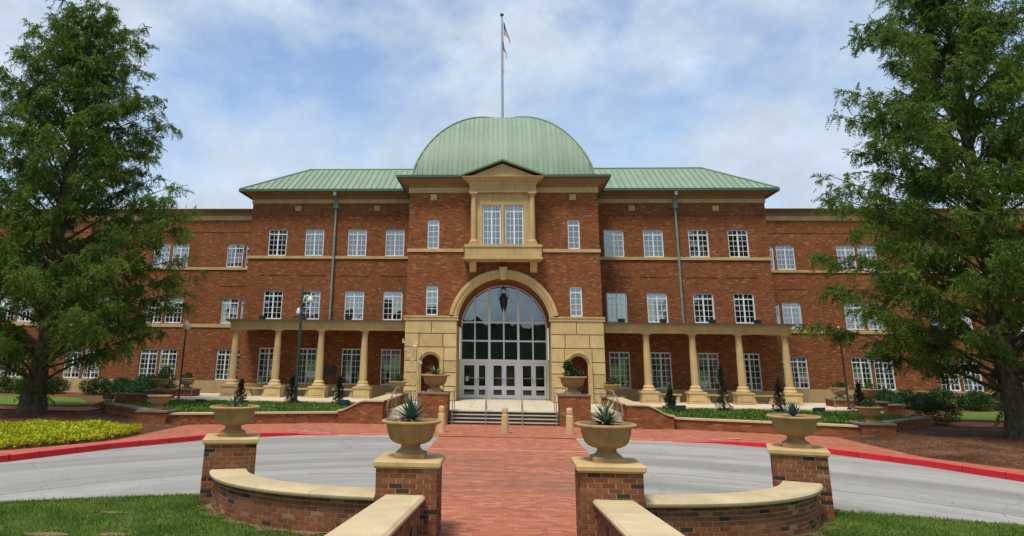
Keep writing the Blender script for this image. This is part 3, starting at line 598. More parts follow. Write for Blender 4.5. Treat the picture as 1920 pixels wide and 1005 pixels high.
m = M(); m.box(-2.02, 2.02, YB - .28, YC + .02, 7.66, 8.20); m.box(-2.06, 2.06, YB - .33, YC + .02, 8.20, 8.30); m.box(-2.0, 2.0, YB - .30, YC, 8.30, 8.34); m.box(-2.08, 2.08, YB - .34, YC + .02, 7.56, 7.66); m.box(-1.98, 1.98, YB - .2, YC, 7.48, 7.56); m.build('balcony_apron', 'stone', BL)
for s in (-1, 1):
    m = M(); x = s * 1.6; m.prism([(YC + .02, 6.95), (YC + .02, 7.48), (YB - .1, 7.48), (YB - .1, 7.3), (YB + .12, 7.18), (YB + .16, 7.0), (YC - .12, 6.93)], x - .18, x + .18)
    m.v = [(y_, x_, z_) for x_, y_, z_ in m.v]; m.box(x - .22, x + .22, YB - .14, YC, 7.44, 7.485); m.build('bracket', 'stone', BL)
m = M(); m.box(-1.84, 1.84, YB - .22, YC, 11.16, 11.24); m.box(-1.78, 1.78, YB - .16, YC, 11.24, 11.52)
coves(m, -1.76, 1.76, YB - .14, YC, 11.52, 11.97, (1, 1), .44)
m.build('bay_entablature', 'stone', BL)
m = M(); m.prism([(-1.9, 11.97), (1.9, 11.97), (0, 12.72)], YB - .3, YB + 3); m.build('pediment', 'stone', BL)
m = M()
for s in (-1, 1): m.add([(s * 2.34, YB - .6, 11.95), (0, YB - .6, 12.83), (0, YB - .6, 12.92), (s * 2.34, YB - .6, 12.04), (s * 2.34, 44, 11.95), (0, 44, 12.83), (0, 44, 12.92), (s * 2.34, 44, 12.04)], [(0, 1, 2, 3), (2, 3, 7, 6), (0, 1, 5, 4), (0, 3, 7, 4)])
m.build('pediment_roof', 'seam_green', BL)
# dome: a square cloister vault of standing-seam panels
DR, DH, DY, DZ = 5.06, 4.98, 45.1, 12.16
dpz = lambda a: DH * max(0, 1 - (min(a, DR) / DR) ** 2) ** .66
acut = lambda lo, j, n: math.sqrt(lo * lo + (DR * DR - lo * lo) * (1 - j / n) ** 1.35)
m = M(); e = .70
for x0, x1, y0, y1 in ((-XC - e, -2.2, YC - e, YC - e + .16), (2.2, XC + e, YC - e, YC - e + .16), (-XC - e, -XC - e + .16, YC - e + .16, 51), (XC + e - .16, XC + e, YC - e + .16, 51)): m.box(x0, x1, y0, y1, 12.0, 12.14)
dm = m.build('dome_roof', 'roof_trim', BL)
m = M(); m.quad((-XC - e + .1, YC - e + .1, 12.12), (XC + e - .1, YC - e + .1, 12.12), (XC, YC - .0, DZ + .12), (-XC, YC - .0, DZ + .12)); m.quad((-XC, YC, DZ + .1), (XC, YC, DZ + .1), (XC, 51, DZ + .1), (-XC, 51, DZ + .1))
for s in (-1, 1): m.quad((s * (XC + e - .1), YC - e + .1, 12.12), (s * (XC + e - .1), 51, 12.12), (s * XC, 51, DZ + .12), (s * XC, YC, DZ + .12))
m.build('roof_skirt', 'roof_metal', dm)
NPN = 36; pm = []
for k in range(NPN):
    xa, xb = -DR + 2 * DR * k / NPN, -DR + 2 * DR * (k + 1) / NPN; ns = 14; m = M(); vs_ = []
    for j in range(ns + 1):
        for x in (xa, xb): a = acut(abs(x), j, ns); vs_.append((x, -a, dpz(a)))
    m.add(vs_, [(2 * j, 2 * j + 1, 2 * j + 3, 2 * j + 2) for j in range(ns)])
    if k:
        w_ = .017; vs_ = []
        for j in range(ns + 1):
            a = acut(abs(xa), j, ns); nz = a / DR; ny = math.sqrt(max(0, 1 - nz * nz))
            for dx, dr in ((-w_, 0), (-w_, .034), (w_, .034), (w_, 0)): vs_.append((xa + dx, -a - dr * nz, dpz(a) + dr * ny))
        m.add(vs_, [(4 * j + q_, 4 * j + q_ + 1, 4 * j + q_ + 5, 4 * j + q_ + 4) for j in range(ns) for q_ in range(3)], 1)
    pm.append(m.mesh('dome_panel', ['roof_metal', 'seam_green']))
    me = pm[-1]; me.polygons.foreach_set('use_smooth', [True] * len(me.polygons)); me.set_sharp_from_angle(angle=R(35))
for a in range(4):
    for me in pm: ob('dome_panel', me, dm, (0, DY, DZ), rz=a * PI / 2)
m = M()
for sx, sy in ((-1, -1), (1, -1), (1, 1), (-1, 1)):
    m.tube([(sx * a_, DY + sy * a_, DZ + dpz(a_) + .02) for a_ in [acut(.1, j, 24) for j in range(25)]], .06, 6)
m.build('hip_cap', 'seam_green', dm, smooth=True)
# entrance glazing and doors
gw = M(); XB = [-2.36, -1.59, -.795, 0, .795, 1.59, 2.36]; YG = YD
top = lambda x: 4.17 + 2.33 * math.sqrt(max(0, 1 - (x / 2.36) ** 2))
for i, x in enumerate(XB[1:-1]):
    w_ = .062 if i in (1, 3) else .038
    gw.box(x - w_, x + w_, YG - .06, YG + .06, 2.42, min(top(x - .05), top(x + .05)) - .02 if i != 2 else 6.3)
for z in (2.47, 3.49, 4.48): gw.box(-2.36, 2.36, YG - .05, YG + .05, z - .045, z + .045)
gw.box(-1.75, 1.75, YG - .03, YG + .03, 5.66, 5.69)
vs_ = []
for k in range(37):
    t = PI * k / 36
    for r_, y_ in ((1, -.07), (.965, -.07), (.965, .05), (1, .05)): vs_.append((2.38 * r_ * math.cos(t), YG + y_, 4.17 + 2.35 * r_ * math.sin(t)))
gw.add(vs_, [(4 * k + j, 4 * k + 4 + j, 4 * k + 4 + (j + 1) % 4, 4 * k + (j + 1) % 4) for k in range(36) for j in range(4)])
gw.box(-2.40, -2.30, YG - .07, YG + .05, .48, 4.2); gw.box(2.30, 2.40, YG - .07, YG + .05, .48, 4.2)
for x in (-.795, .795): gw.box(x - .1, x + .1, YG - .055, YG + .055, .48, 2.44)
gw.box(-2.3, 2.3, YG - .052, YG + .05, 2.33, 2.436)
og = gw.build('entrance_frame', 'white_paint', BL)
for i in range(6):
    xa, xb = XB[i] + .03, XB[i + 1] - .03
    for z0, z1 in ((2.5, 3.46), (3.52, 4.45)):
        m = M(); m.quad((-(xb - xa) / 2, 0, -(z1 - z0) / 2), ((xb - xa) / 2, 0, -(z1 - z0) / 2), ((xb - xa) / 2, 0, (z1 - z0) / 2), (-(xb - xa) / 2, 0, (z1 - z0) / 2)); g = m.build('pane', 'dark_glass', og, loc=((xa + xb) / 2, YG + .01, (z0 + z1) / 2)); g.rotation_euler = (R(random.uniform(-.15, .15)), 0, R(random.uniform(-.3, .3)))
    m = M(); xs = lin(xa, xb, 8); poly = [(xa, 4.51), (xb, 4.51)] + [(x, top(x) - .03) for x in reversed(xs)]; m.prism(poly, YG + .005, YG + .015); m.build('pane', 'dark_glass', og)
for i in range(6):
    bay_ = i // 2; xa = [-2.29, -1.49 + .002, -.695, .0 + .002, .895, 1.595][i]; xb = [-1.49 - .002, -.895, 0 - .002, .695, 1.595 - .002, 2.29][i]
    m = M(); st = .12; z0, z1 = .5, 2.32
    for a, b_, c, d in ((xa, xa + st, z0, z1), (xb - st, xb, z0, z1), (xa + st, xb - st, z1 - .12, z1), (xa + st, xb - st, .95, 1.14), (xa + st, xb - st, z0, .68)): m.box(a, b_, YG - .03, YG + .02, c, d)
    d_ = m.build('door', 'door_paint', BL)
    for c, e_ in ((1.14, z1 - .12), (.68, .95)):
        m = M(); m.quad((xa + st, YG - .005, c), (xb - st, YG - .005, c), (xb - st, YG - .005, e_), (xa + st, YG - .005, e_)); m.build('glass', 'door_glass', d_)
    m = M(); hx = xb - .06 if i % 2 == 0 else xa + .06; m.tube([(hx, YG - .03, 1.25), (hx, YG - .09, 1.27), (hx, YG - .09, 1.5), (hx, YG - .03, 1.52)], .012, 6); m.build('handle', 'rail_metal', d_)
    m = M(); m.box(xa + .1, xb - .1, YG - .075, YG - .035, 1.53, 1.57); m.build('push_bar', 'rail_metal', d_)
m = M(); m.box(-2.07, -1.93, YG - .03, YG - .022, 1.38, 1.62); tag(m.build('door_notice', 'paper'), 'small white paper notice taped inside the leftmost entrance door', 'notice')
m = M(); m.quad((-2.6, 46, .4), (2.6, 46, .4), (2.6, 46, 6.8), (-2.6, 46, 6.8)); m.build('lobby_back', 'dark_room', BL)
# porticoes
PX = [7.44, 9.81, 12.18, 14.52]; YP = 40.75
for s in (-1, 1):
    for x in PX:
        X = s * x; c = M(); c.lathe([(.205, 1.36), (.20, 1.7), (.185, 2.6), (.155, 3.74)], 24, X, YP); cl = c.build('column', 'stone', BL, smooth=True)
        c = M(); c.box(X - .46, X + .46, YP - .42, YP + .42, .47, .56); c.box(X - .42, X + .42, YP - .385, YP + .385, .56, .98); c.box(X - .47, X + .47, YP - .43, YP + .43, .98, 1.05)
        c.box(X - .30, X + .30, YP - .40, YP - .384, .62, .92); c.build('pedestal', 'stone_block', cl)
        c = M(); c.lathe([(.36, 1.05), (.36, 1.12), (.30, 1.17), (.27, 1.24), (.29, 1.27), (.24, 1.33), (.205, 1.36)], 24, X, YP); c.build('base', 'stone', cl, smooth=True)
        c = M(); c.lathe([(.155, 3.74), (.185, 3.75), (.185, 3.78), (.16, 3.79), (.16, 3.83), (.23, 3.89)], 24, X, YP); c.box(X - .25, X + .25, YP - .25, YP + .25, 3.89, 3.935); c.build('capital', 'stone', cl, smooth=True)
    x0, x1 = sorted((s * 5.2, s * 14.78)); m = M(); m.box(x0, x1, YP - .26, YP + .26, 3.93, 4.10); m.box(x0, x1, YP - .29, YP + .26, 4.101, 4.28)
    q0, q1 = sorted((s * 14.26, s * 14.78)); m.box(q0, q1, YP + .26, YW, 3.93, 4.28)
    for p, a, b_ in ((.34, 4.281, 4.33), (.42, 4.331, 4.38)): g0, g1 = sorted((s * 5.2, s * (14.78 + p - .26))); m.box(g0, g1, YP - p, YW, a, b_)
    m.build('entablature', 'stone', BL)
    m = M(); g0, g1 = sorted((s * 5.2, s * 15.0)); m.box(g0, g1, YP - .5, YW, 4.381, 4.46); m.build('portico_roof', 'bronze_cap', BL)
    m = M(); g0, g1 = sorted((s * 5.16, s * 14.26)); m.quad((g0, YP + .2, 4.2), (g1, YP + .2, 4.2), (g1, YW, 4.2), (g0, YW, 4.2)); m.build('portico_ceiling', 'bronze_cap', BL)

# ------------------------------------------------------------------ terraces, steps and low walls
m = M(); m.box(-4.85, 4.85, 33.15, 42.5, .05, .462); m.box(-17.2, -5.25, 36.9, 43.46, .05, .478); m.box(5.25, 17.2, 36.9, 43.46, .05, .478); m.box(-5.25, -4.85, 37.0, 43.4, .05, .47); m.box(4.85, 5.25, 37.0, 43.4, .05, .47)
struct(m.build('terrace', 'landing_stone'))
ST = thing('entrance_steps', 'broad flight of four stone steps and pale landing before the glass doors', 'steps', (0, 32, 0), world=True)
for k in range(4):
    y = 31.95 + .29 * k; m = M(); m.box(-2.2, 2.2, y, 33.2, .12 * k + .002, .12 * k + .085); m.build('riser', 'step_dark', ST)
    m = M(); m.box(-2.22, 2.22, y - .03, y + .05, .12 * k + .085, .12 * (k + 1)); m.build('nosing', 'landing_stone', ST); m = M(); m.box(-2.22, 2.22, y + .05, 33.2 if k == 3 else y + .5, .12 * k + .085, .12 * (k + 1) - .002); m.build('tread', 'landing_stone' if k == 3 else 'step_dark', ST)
slab = unitblock('paving_slab', 'landing_stone', .006)
for i in range(6):
    for j in range(8):
        x0 = -2.2 + i * 4.4 / 6; y0 = 33.22 + j * 1.12; block(x0, x0 + 4.4 / 6, y0 + .006, y0 + 1.114, .44, .493, ST, slab, 'paving_slab', .006)
# handrails on the steps
def rail(pts, posts, label, grp='handrails of the entrance steps'):
    t = thing('handrail', label, 'handrail', (pts[0][0], pts[0][1], 0), 0, grp, world=True)
    m = M(); m.tube(pts, .024, 8); m.build('rail', 'rail_metal', t, smooth=True)
    for a, b_ in posts: m = M(); m.tube([a, b_], .02, 8); m.build('post', 'rail_metal', t, smooth=True)
for x, lb in ((-2.08, 'thin metal handrail at the left end of the entrance steps'), (-.72, 'thin metal handrail left of centre on the entrance steps'), (.76, 'thin metal handrail right of centre on the entrance steps'), (2.12, 'thin metal handrail at the right end of the entrance steps')):
    rail([(x, 31.75, .80), (x, 31.9, .86), (x, 33.0, 1.36), (x, 33.3, 1.38)], [((x, 31.82, .01), (x, 31.82, .83)), ((x, 33.12, .48), (x, 33.12, 1.37))], lb)
# pedestals, scroll walls, retaining walls
def wall_box(t, x0, x1, y0, y1, z0, z1, cap=.05, ov=.04, capm='coping', face='brick_wall'):
    m = M(); m.box(x0, x1, y0, y1, z0, z1 - cap); m.build('brickwork', face, t); m = M(); m.box(x0 - ov, x1 + ov, y0 - ov, y1 + ov, z1 - cap, z1); m.build('coping', capm, t)
for s, w_ in ((-1, 'left'), (1, 'right')):
    t = thing('stair_pedestal', 'tall brick pedestal %s of the entrance steps carrying an urn' % w_, 'pedestal', (s * 2.85, 32.2, 0), 0, 'pedestals beside the entrance steps', world=True)
    x0, x1 = sorted((s * 2.25, s * 3.47)); wall_box(t, x0, x1, 31.55, 32.85, 0, 1.22, .06, .03, 'old_coping')
    t = thing('scroll_wall', 'brick wall with pale coping that sweeps down, %s of the entrance steps' % w_, 'wall', (s * 5.8, 31.6, 0), 0, 'scroll walls beside the side stairs', world=True)
    tp = [(4.85, .90), (5.55, .90)] + [(5.55 + 1.1 * k / 10, .52 + .38 * (.5 + .5 * math.cos(PI * k / 10))) for k in range(1, 11)]
    m = M(); m.prism([(s * 4.85, 0)] + [(s * x, z - .05) for x, z in tp] + [(s * 6.65, 0)], 31.35, 31.72); m.box(*sorted((s * 4.85, s * 5.22)), 31.72, 36.9, 0, .85); m.build('brickwork', 'brick_wall', t)
    m = M(); tq = [(4.80, .90)] + tp[1:] + [(6.7, .515)]
    for (xa, za), (xb, zb) in zip(tq[:-1], tq[1:]): m.add([(s * xa, 31.3, za - .05), (s * xb, 31.3, zb - .05), (s * xb, 31.78, zb - .05), (s * xa, 31.78, za - .05), (s * xa, 31.3, za), (s * xb, 31.3, zb), (s * xb, 31.78, zb), (s * xa, 31.78, za)], [(0, 1, 2, 3), (4, 5, 6, 7), (0, 1, 5, 4), (2, 3, 7, 6)])
    m.box(*sorted((s * 4.80, s * 5.5)), 31.78, 36.9, .85, .902); m.build('coping', 'coping', t)
    t = thing('side_stairs', 'narrow side stairs of pale stone on the %s of the entrance' % w_, 'steps', (s * 4.2, 32.5, 0), 0, 'side stairs', world=True)
    for k in range(4): m = M(); x0, x1 = sorted((s * 3.5, s * 4.84)); m.box(x0, x1, 32.0 + .29 * k, 33.2, .12 * k + .002, .12 * (k + 1) - .004 if k < 3 else .474); m.build('step', 'landing_stone', t)
    rail([(s * 4.75, 31.75, .45), (s * 4.72, 31.8, .80), (s * 4.6, 33.4, 1.32), (s * 4.55, 33.9, 1.33), (s * 4.55, 33.95, 1.2)], [((s * 4.72, 31.8, .01), (s * 4.72, 31.8, .82)), ((s * 4.66, 32.6, .36), (s * 4.66, 32.6, 1.05)), ((s * 4.6, 33.3, .48), (s * 4.6, 33.3, 1.3))], 'sloping metal handrail of the side stairs on the %s' % w_, 'handrails of the side stairs')
    # lower retaining wall
    t = thing('retaining_wall', 'low brick retaining wall with pale coping along the plaza, %s side' % w_, 'wall', (s * 9.7, 30.6, 0), 0, 'low walls along the plaza', world=True)
    def run(t, A, B, h, th=.34, cap='coping', nseg=4):
        A, B = Vector((*A, 0)), Vector((*B, 0)); d = (B - A).normalized(); n = Vector((-d.y, d.x, 0)); n = n if n.y > 0 else -n
        m = M(); q = [A, B, B + n * th, A + n * th]; m.prism([(v.x, v.y) for v in q], 0, h - .06, 'z'); m.build('brickwork', 'brick_wall', t)
        for k in range(nseg):
            a, b_ = A + (B - A) * ((k + .004) / nseg), A + (B - A) * ((k + .996) / nseg); m = M(); m.prism([(v.x, v.y) for v in (a - n * .05, b_ - n * .05, b_ + n * (th + .05), a + n * (th + .05))], h - .06, h, 'z'); m.build('coping_stone', cap, t)
    run(t, (s * 6.66, 31.55), (s * 12.75, 29.3), .43)
    t = thing('corner_pier', 'square brick corner pier of the %s planted terrace below an urn' % w_, 'pier', (s * 13.25, 29.5, 0), 0, 'corner piers of the terrace', world=True)
    x0, x1 = sorted((s * 12.72, s * 13.85)); wall_box(t, x0, x1, 29.0, 30.1, 0, .53, .06, .05, 'old_coping')
    t = thing('retaining_wall', 'dark mossy brick retaining wall turning back beside the %s mulch bed' % w_, 'wall', (s * 15.5, 31.5, 0), 0, 'low walls beside the mulch', world=True)
    run(t, (s * 13.9, 29.75), (s * 17.3, 33.2), .52, .34, 'old_coping', 3)
    t = thing('terrace_wall', 'upper brick terrace wall with pale coping below the %s portico' % w_, 'wall', (s * 11, 36.8, 0), 0, 'upper terrace walls', world=True)
    run(t, (s * 5.25, 36.55), (s * 16.5, 36.55), .53, .34, 'coping', 6)
    t = thing('terrace_wall', 'outer end wall of the %s terrace next to the hedge' % w_, 'wall', (s * 18, 37.5, 0), 0, 'end walls of the terraces', world=True)
    run(t, (s * 16.9, 37.3), (s * 19.2, 39.0 if s > 0 else 37.6), .70, .34, 'old_coping', 2)
    for (px_, py_, ht, nm) in ((17.15, 38, .87, 'front'), (16.85, 40.5, .84, 'rear')):
        t = thing('terrace_pedestal', '%s brick urn pedestal at the far %s end of the portico terrace' % (nm, w_), 'pedestal', (s * px_, py_, 0), 0, 'urn pedestals at the terrace ends', world=True)
        wall_box(t, s * px_ - .55, s * px_ + .55, py_ - .5, py_ + .5, .1, ht, .06, .06, 'old_coping')
    t = thing('portico_pedestal', 'brick urn pedestal at the inner end of the %s portico' % w_, 'pedestal', (s * 5.1, 37.2, 0), 0, 'urn pedestals by the entrance', world=True)
    x0, x1 = sorted((s * 4.62, s * 5.6)); wall_box(t, x0, x1, 36.95, 37.7, .4, .93, .05, .05, 'old_coping')
    # soil of the planted terrace
    m = M(); m.prism([(s * 6.6, 31.8), (s * 12.7, 29.6), (s * 13.8, 30.1), (s * 17.1, 33.4), (s * 16.6, 36.5), (s * 5.3, 36.5), (s * 5.3, 31.8)], .02, .33, 'z'); struct(m.build('planting_bed', 'mulch'))
    rail([(s * 15.9, 38.9, .55), (s * 15.9, 38.9, 1.25), (s * 16.2, 38.6, 1.33), (s * 16.7, 38.4, 1.30), (s * 16.8, 38.4, 1.15)], [((s * 15.9, 38.9, .48), (s * 15.9, 38.9, 1.2))], 'short curved metal handrail at the %s end of the terrace' % w_, 'handrails at the terrace ends')

# ------------------------------------------------------------------ forecourt piers and walls, brick by brick
BR = [unitblock('brick', 'brick_%d' % i, .035) for i in range(6)]
def brick(par, x, y, z, lx, ly, lz, rz=0):
    me = random.choices(BR, (34, 26, 20, 9, 8, 2))[0]
    j = lambda: random.uniform(-.0018, .0018)
    o = bpy.data.objects.new('brick', me); C.objects.link(o); o.parent = par; o.location = (x + j(), y + j(), z); o.scale = (lx, ly, lz); o.rotation_euler = (0, 0, rz); return o
CH, GP = .0677, .0125
def pier(x, y, rz, label, W=.92):
    t = thing('brick_pier', label, 'pier', (x, y, 0), rz, 'forecourt piers'); nC = 15; H = nC * CH; h = W / 2; dp = .095
    m = M(); m.box(-h + .008, h - .008, -h + .008, h - .008, -.15, H + .002); m.build('mortar_core', 'mortar', t)
    for c in range(-1, nC):
        z = c * CH + CH / 2; L = [.204] * 4 + [.104] if c % 2 else [.104] + [.204] * 4
        for sy in (-1, 1):
            p = -h
            for l in L: brick(t, p + l / 2, sy * (h - dp / 2), z, l - GP, dp, CH - GP); p += l
        L = [.19, .204, .204, .13] if c % 2 else [.13, .204, .204, .19]
        for sx in (-1, 1):
            p = -h + dp + .001
            for l in L: brick(t, sx * (h - dp / 2), p + l / 2, z, dp, l - GP, CH - GP); p += l
    m = M(); o = h + .045; m.box(-h - .02, h + .02, -h - .02, h + .02, H + .002, H + .03); m.box(-o, o, -o, o, H + .03, H + .085)
    i = o - .03; vs_ = [(-o, -o, H + .085), (o, -o, H + .085), (o, o, H + .085), (-o, o, H + .085), (-i, -i, H + .105), (i, -i, H + .105), (i, i, H + .105), (-i, i, H + .105)]
    m.add(vs_, [(4, 5, 6, 7), (0, 1, 5, 4), (1, 2, 6, 5), (2, 3, 7, 6), (3, 0, 4, 7)]); m.build('pier_cap', 'stone', t)
    return H + .105
PI_X, PI_Y, PO_X, PO_Y = 1.50, 12.27, 5.22, 14.80
for s, w_ in ((-1, 'left'), (1, 'right')):
    pier(FX + s * PI_X, PI_Y, 0, 'brick pier with stone cap, the nearer one on the %s of the path' % w_)
    pier(FX + s * PO_X, PO_Y, s * R(-17), 'brick pier with stone cap, the farther one on the %s beside the road' % w_)
    # curved wall between them (arc in plan)
    A = Vector((FX + s * 1.98, 12.05)); B = Vector((FX + s * 5.25, 14.12)); Cc = None
    # quadratic arc bulging away from the road
    ctrl = Vector((FX + s * 4.55, 12.25)); Bz = lambda t: A * (1 - t) ** 2 + ctrl * 2 * t * (1 - t) + B * t * t
    pts = [Bz(k / 60) for k in range(61)]; sl_ = [0]
    for a, b_ in zip(pts[:-1], pts[1:]): sl_.append(sl_[-1] + (b_ - a).length)
    LT = sl_[-1]
    def at(d, off=0):
        d = min(max(d, 0), LT); t_ = np.interp(d, sl_, lin(0, 1, 60)); p = Bz(t_); q = (Bz(min(1, t_ + .01)) - Bz(max(0, t_ - .01))).normalized(); n = Vector((q.y, -q.x)) * s; return p - n * off * -1 if False else p + Vector((-n.x, -n.y)) * off * (1 if True else -1), math.atan2(q.y, q.x), q
    # make sure the offset goes towards the road
    p_, a_, q_ = at(LT / 2, .4); sgn = 1 if p_.y > at(LT / 2, 0)[0].y else -1
    t = thing('curved_wall', 'low curved brick wall with stone coping between the two %s piers' % w_, 'wall', (A.x, A.y, 0), 0, 'curved forecourt walls', world=True)
    m = M(); n = 40
    for k in range(n):
        a, b_ = LT * k / n, LT * (k + 1) / n; q = [at(a, .01 * sgn)[0], at(b_, .01 * sgn)[0], at(b_, .46 * sgn)[0], at(a, .46 * sgn)[0]]; m.prism([(v.x, v.y) for v in q], -.15, 8 * CH, 'z')
    m.build('mortar_core', 'mortar', t)
    for c in range(-1, 8):
        d = .1 if c % 2 else 0.0
        if d: p, an, _ = at(.05, .05 * sgn); o = brick(t, 0, 0, 0, .09, .095, CH - GP, an); o.matrix_parent_inverse = Matrix.Translation(-Vector(t.location)); o.location = (p.x, p.y, c * CH + CH / 2)
        while d < LT - .03:
            l = min(.204, LT - d); p, an, _ = at(d + l / 2, .05 * sgn); o = brick(t, 0, 0, 0, l - GP, .095, CH - GP, an); o.matrix_parent_inverse = Matrix.Translation(-Vector(t.location)); o.location = (p.x, p.y, c * CH + CH / 2); d += .204
        d = .1 if c % 2 else 0.0
        for k in range(2):           # the free end past the outer pier
            p, an, q = at(LT - .05, (.15 + .2 * k) * sgn); o = brick(t, 0, 0, 0, .095, .19, CH - GP, an); o.matrix_parent_inverse = Matrix.Translation(-Vector(t.location)); o.location = (p.x, p.y, c * CH + CH / 2)
    for k in range(4):
        m = M(); n = 10; pf = [(-.07, 0), (-.085, .02), (-.085, .05), (-.06, .078), (.53, .082), (.56, .06), (.56, 0)]; vs_ = []
        for j in range(n + 1):
            d = LT * (k + .003 + .994 * j / n) / 4 + (.04 if (k == 3 and j == n) else 0)
            for off, z in pf: p = at(d, off * sgn)[0]; vs_.append((p.x, p.y, 8 * CH + z))
        q = len(pf); m.add(vs_, [(j * q + i, (j + 1) * q + i, (j + 1) * q + (i + 1) % q, j * q + (i + 1) % q) for j in range(n) for i in range(q)] + [tuple(range(q)), tuple(n * q + i for i in range(q))]); m.build('coping_stone', 'coping', t, smooth=True)
    m = M(); w0 = [.16 + .10 * math.sin(k * .9 + s) + .07 * math.sin(k * 2.3) for k in range(41)]
    for k in range(40):
        q = []
        for kk, of in ((k, -.0), (k + 1, -.0), (k + 1, -w0[k + 1]), (k, -w0[k])):
            p = at(LT * kk / 40, of * sgn)[0]; q.append((p.x, p.y, lawnz(p.x, p.y) + .012))
        m.quad(*q)
    struct(m.build('bare_soil', 'dry_soil'))
    # sloping cheek wall along the path
    t = thing('cheek_wall', 'sloping brick cheek wall with broad pale coping on the %s of the path' % w_, 'wall', (FX + s * 1.5, 8, 0), 0, 'cheek walls beside the path', world=True)
    xc = FX + s * 1.515; x0, x1 = xc - .24, xc + .24; sl = .068; zt = lambda y: .585 + (11.75 - y) * sl; ya, yb2 = 2.6, 11.79
    m = M(); m.add([(x0 + .01, ya, -.2), (x1 - .01, ya, -.2), (x1 - .01, yb2, -.2), (x0 + .01, yb2, -.2), (x0 + .01, ya, zt(ya)), (x1 - .01, ya, zt(ya)), (x1 - .01, yb2, zt(yb2)), (x0 + .01, yb2, zt(yb2))], [(0, 1, 2, 3), (4, 5, 6, 7), (0, 1, 5, 4), (1, 2, 6, 5), (2, 3, 7, 6), (3, 0, 4, 7)]); m.build('mortar_core', 'mortar', t)
    for side in (-1, 1):
        for c in range(8):
            y = 11.78 - (.1 if c % 2 else 0); n_ = 0
            while y > 7.0 and n_ < 24 and (side == -s or y > 9):
                yc_ = y - .102; z = zt(yc_) - CH * (c + .5); o = brick(t, 0, 0, 0, .095, .204 - GP, CH - GP); o.matrix_parent_inverse = Matrix.Translation(-Vector(t.location)); o.location = (xc + side * (.24 - .0475), yc_, z); o.rotation_euler = (-math.atan(sl), 0, 0); y -= .204; n_ += 1
    for k in range(6):
        y1 = 11.8 - k * 1.53; y0 = y1 - 1.525; pf = [(-.26, 0), (-.30, .015), (-.305, .05), (-.27, .082), (.27, .082), (.305, .05), (.30, .015), (.26, 0)]; m = M(); vs_ = []
        for y in (y0, y1): vs_ += [(xc + a, y, zt(y) + z) for a, z in pf]
        q = len(pf); m.add(vs_, [(i, (i + 1) % q, q + (i + 1) % q, q + i) for i in range(q)] + [tuple(range(q)), tuple(range(q, 2 * q))]); m.build('coping_stone', 'coping', t)
    m = M(); X = xc - s * .24; m.box(min(X, X - s * .02), max(X, X - s * .02), 10.6, 10.78, .34, .44); tag(m.build('step_light', 'black_metal'), 'small dark step light set in the %s cheek wall' % w_, 'light', 'step lights')

# ------------------------------------------------------------------ urns and plants
urn_prof = [(.205, .075), (.20, .09), (.16, .12), (.145, .15), (.15, .175), (.165, .19), (.225, .20), (.282, .228), (.322, .27), (.348, .33), (.368, .40), (.382, .455), (.392, .476), (.44, .49), (.470, .506), (.470, .524), (.445, .54), (.41, .538), (.395, .50)]
u_ = M(); u_.lathe(urn_prof[5:], 96, flute=.024, fr=(.225, .44)); um = u_.mesh('bowl', 'urn_stone', True)
u_ = M(); u_.box(-.235, .235, -.235, .235, 0, .06); u_.add([(-.235, -.235, .06), (.235, -.235, .06), (.235, .235, .06), (-.235, .235, .06), (-.2, -.2, .08), (.2, -.2, .08), (.2, .2, .08), (-.2, .2, .08)], [(4, 5, 6, 7), (0, 1, 5, 4), (1, 2, 6, 5), (2, 3, 7, 6), (3, 0, 4, 7)]); u_.lathe([(.225, .075), (.205, .095), (.165, .12), (.145, .15), (.15, .175), (.165, .192)], 32); uf = u_.mesh('foot', 'urn_stone', True)
u_ = M(); u_.lathe([(.385, .47), (.38, .502), (.2, .52), (.02, .525)], 24); us = u_.mesh('soil', 'soil', True)
def urn(x, y, z, sc_, label, group, rz=0):
    t = thing('stone_urn', label, 'urn', (x, y, z), rz, group)
    for n_, me in (('bowl', um), ('foot', uf), ('soil', us)): ob(n_, me, t, scale=(sc_, sc_, sc_))
    return z + .52 * sc_
def rosette(n, L, w, droop, up, mats, seed, curl=.5):
    rg = random.Random(seed); m = M()
    for i in range(n):
        a = i * 2.39996 + rg.uniform(-.2, .2); e = up[0] + (up[1] - up[0]) * (1 - i / n) + rg.uniform(-.12, .12); l = L * rg.uniform(.75, 1.1); ns = 5; vs_ = []
        d = Vector((math.cos(a), math.sin(a), 0)); sd_ = Vector((-d.y, d.x, 0)); p = Vector((0, 0, 0)); el = e
        for k in range(ns + 1):
            wk = w * (1 - (k / ns) ** 1.6) * (.75 + .5 * math.sin(PI * min(1, k / ns * 1.2))) + .001; vs_ += [p + sd_ * wk / 2 + Vector((0, 0, wk * .22)), p, p - sd_ * wk / 2 + Vector((0, 0, wk * .22))]
            p = p + (d * math.cos(el) + Vector((0, 0, 1)) * math.sin(el)) * l / ns; el -= droop / ns
        m.add(vs_, [(3 * k + j, 3 * k + j + 1, 3 * k + j + 4, 3 * k + j + 3) for k in range(ns) for j in range(2)], rg.choice(range(len(mats))) if len(mats) > 1 else 0)
    return m
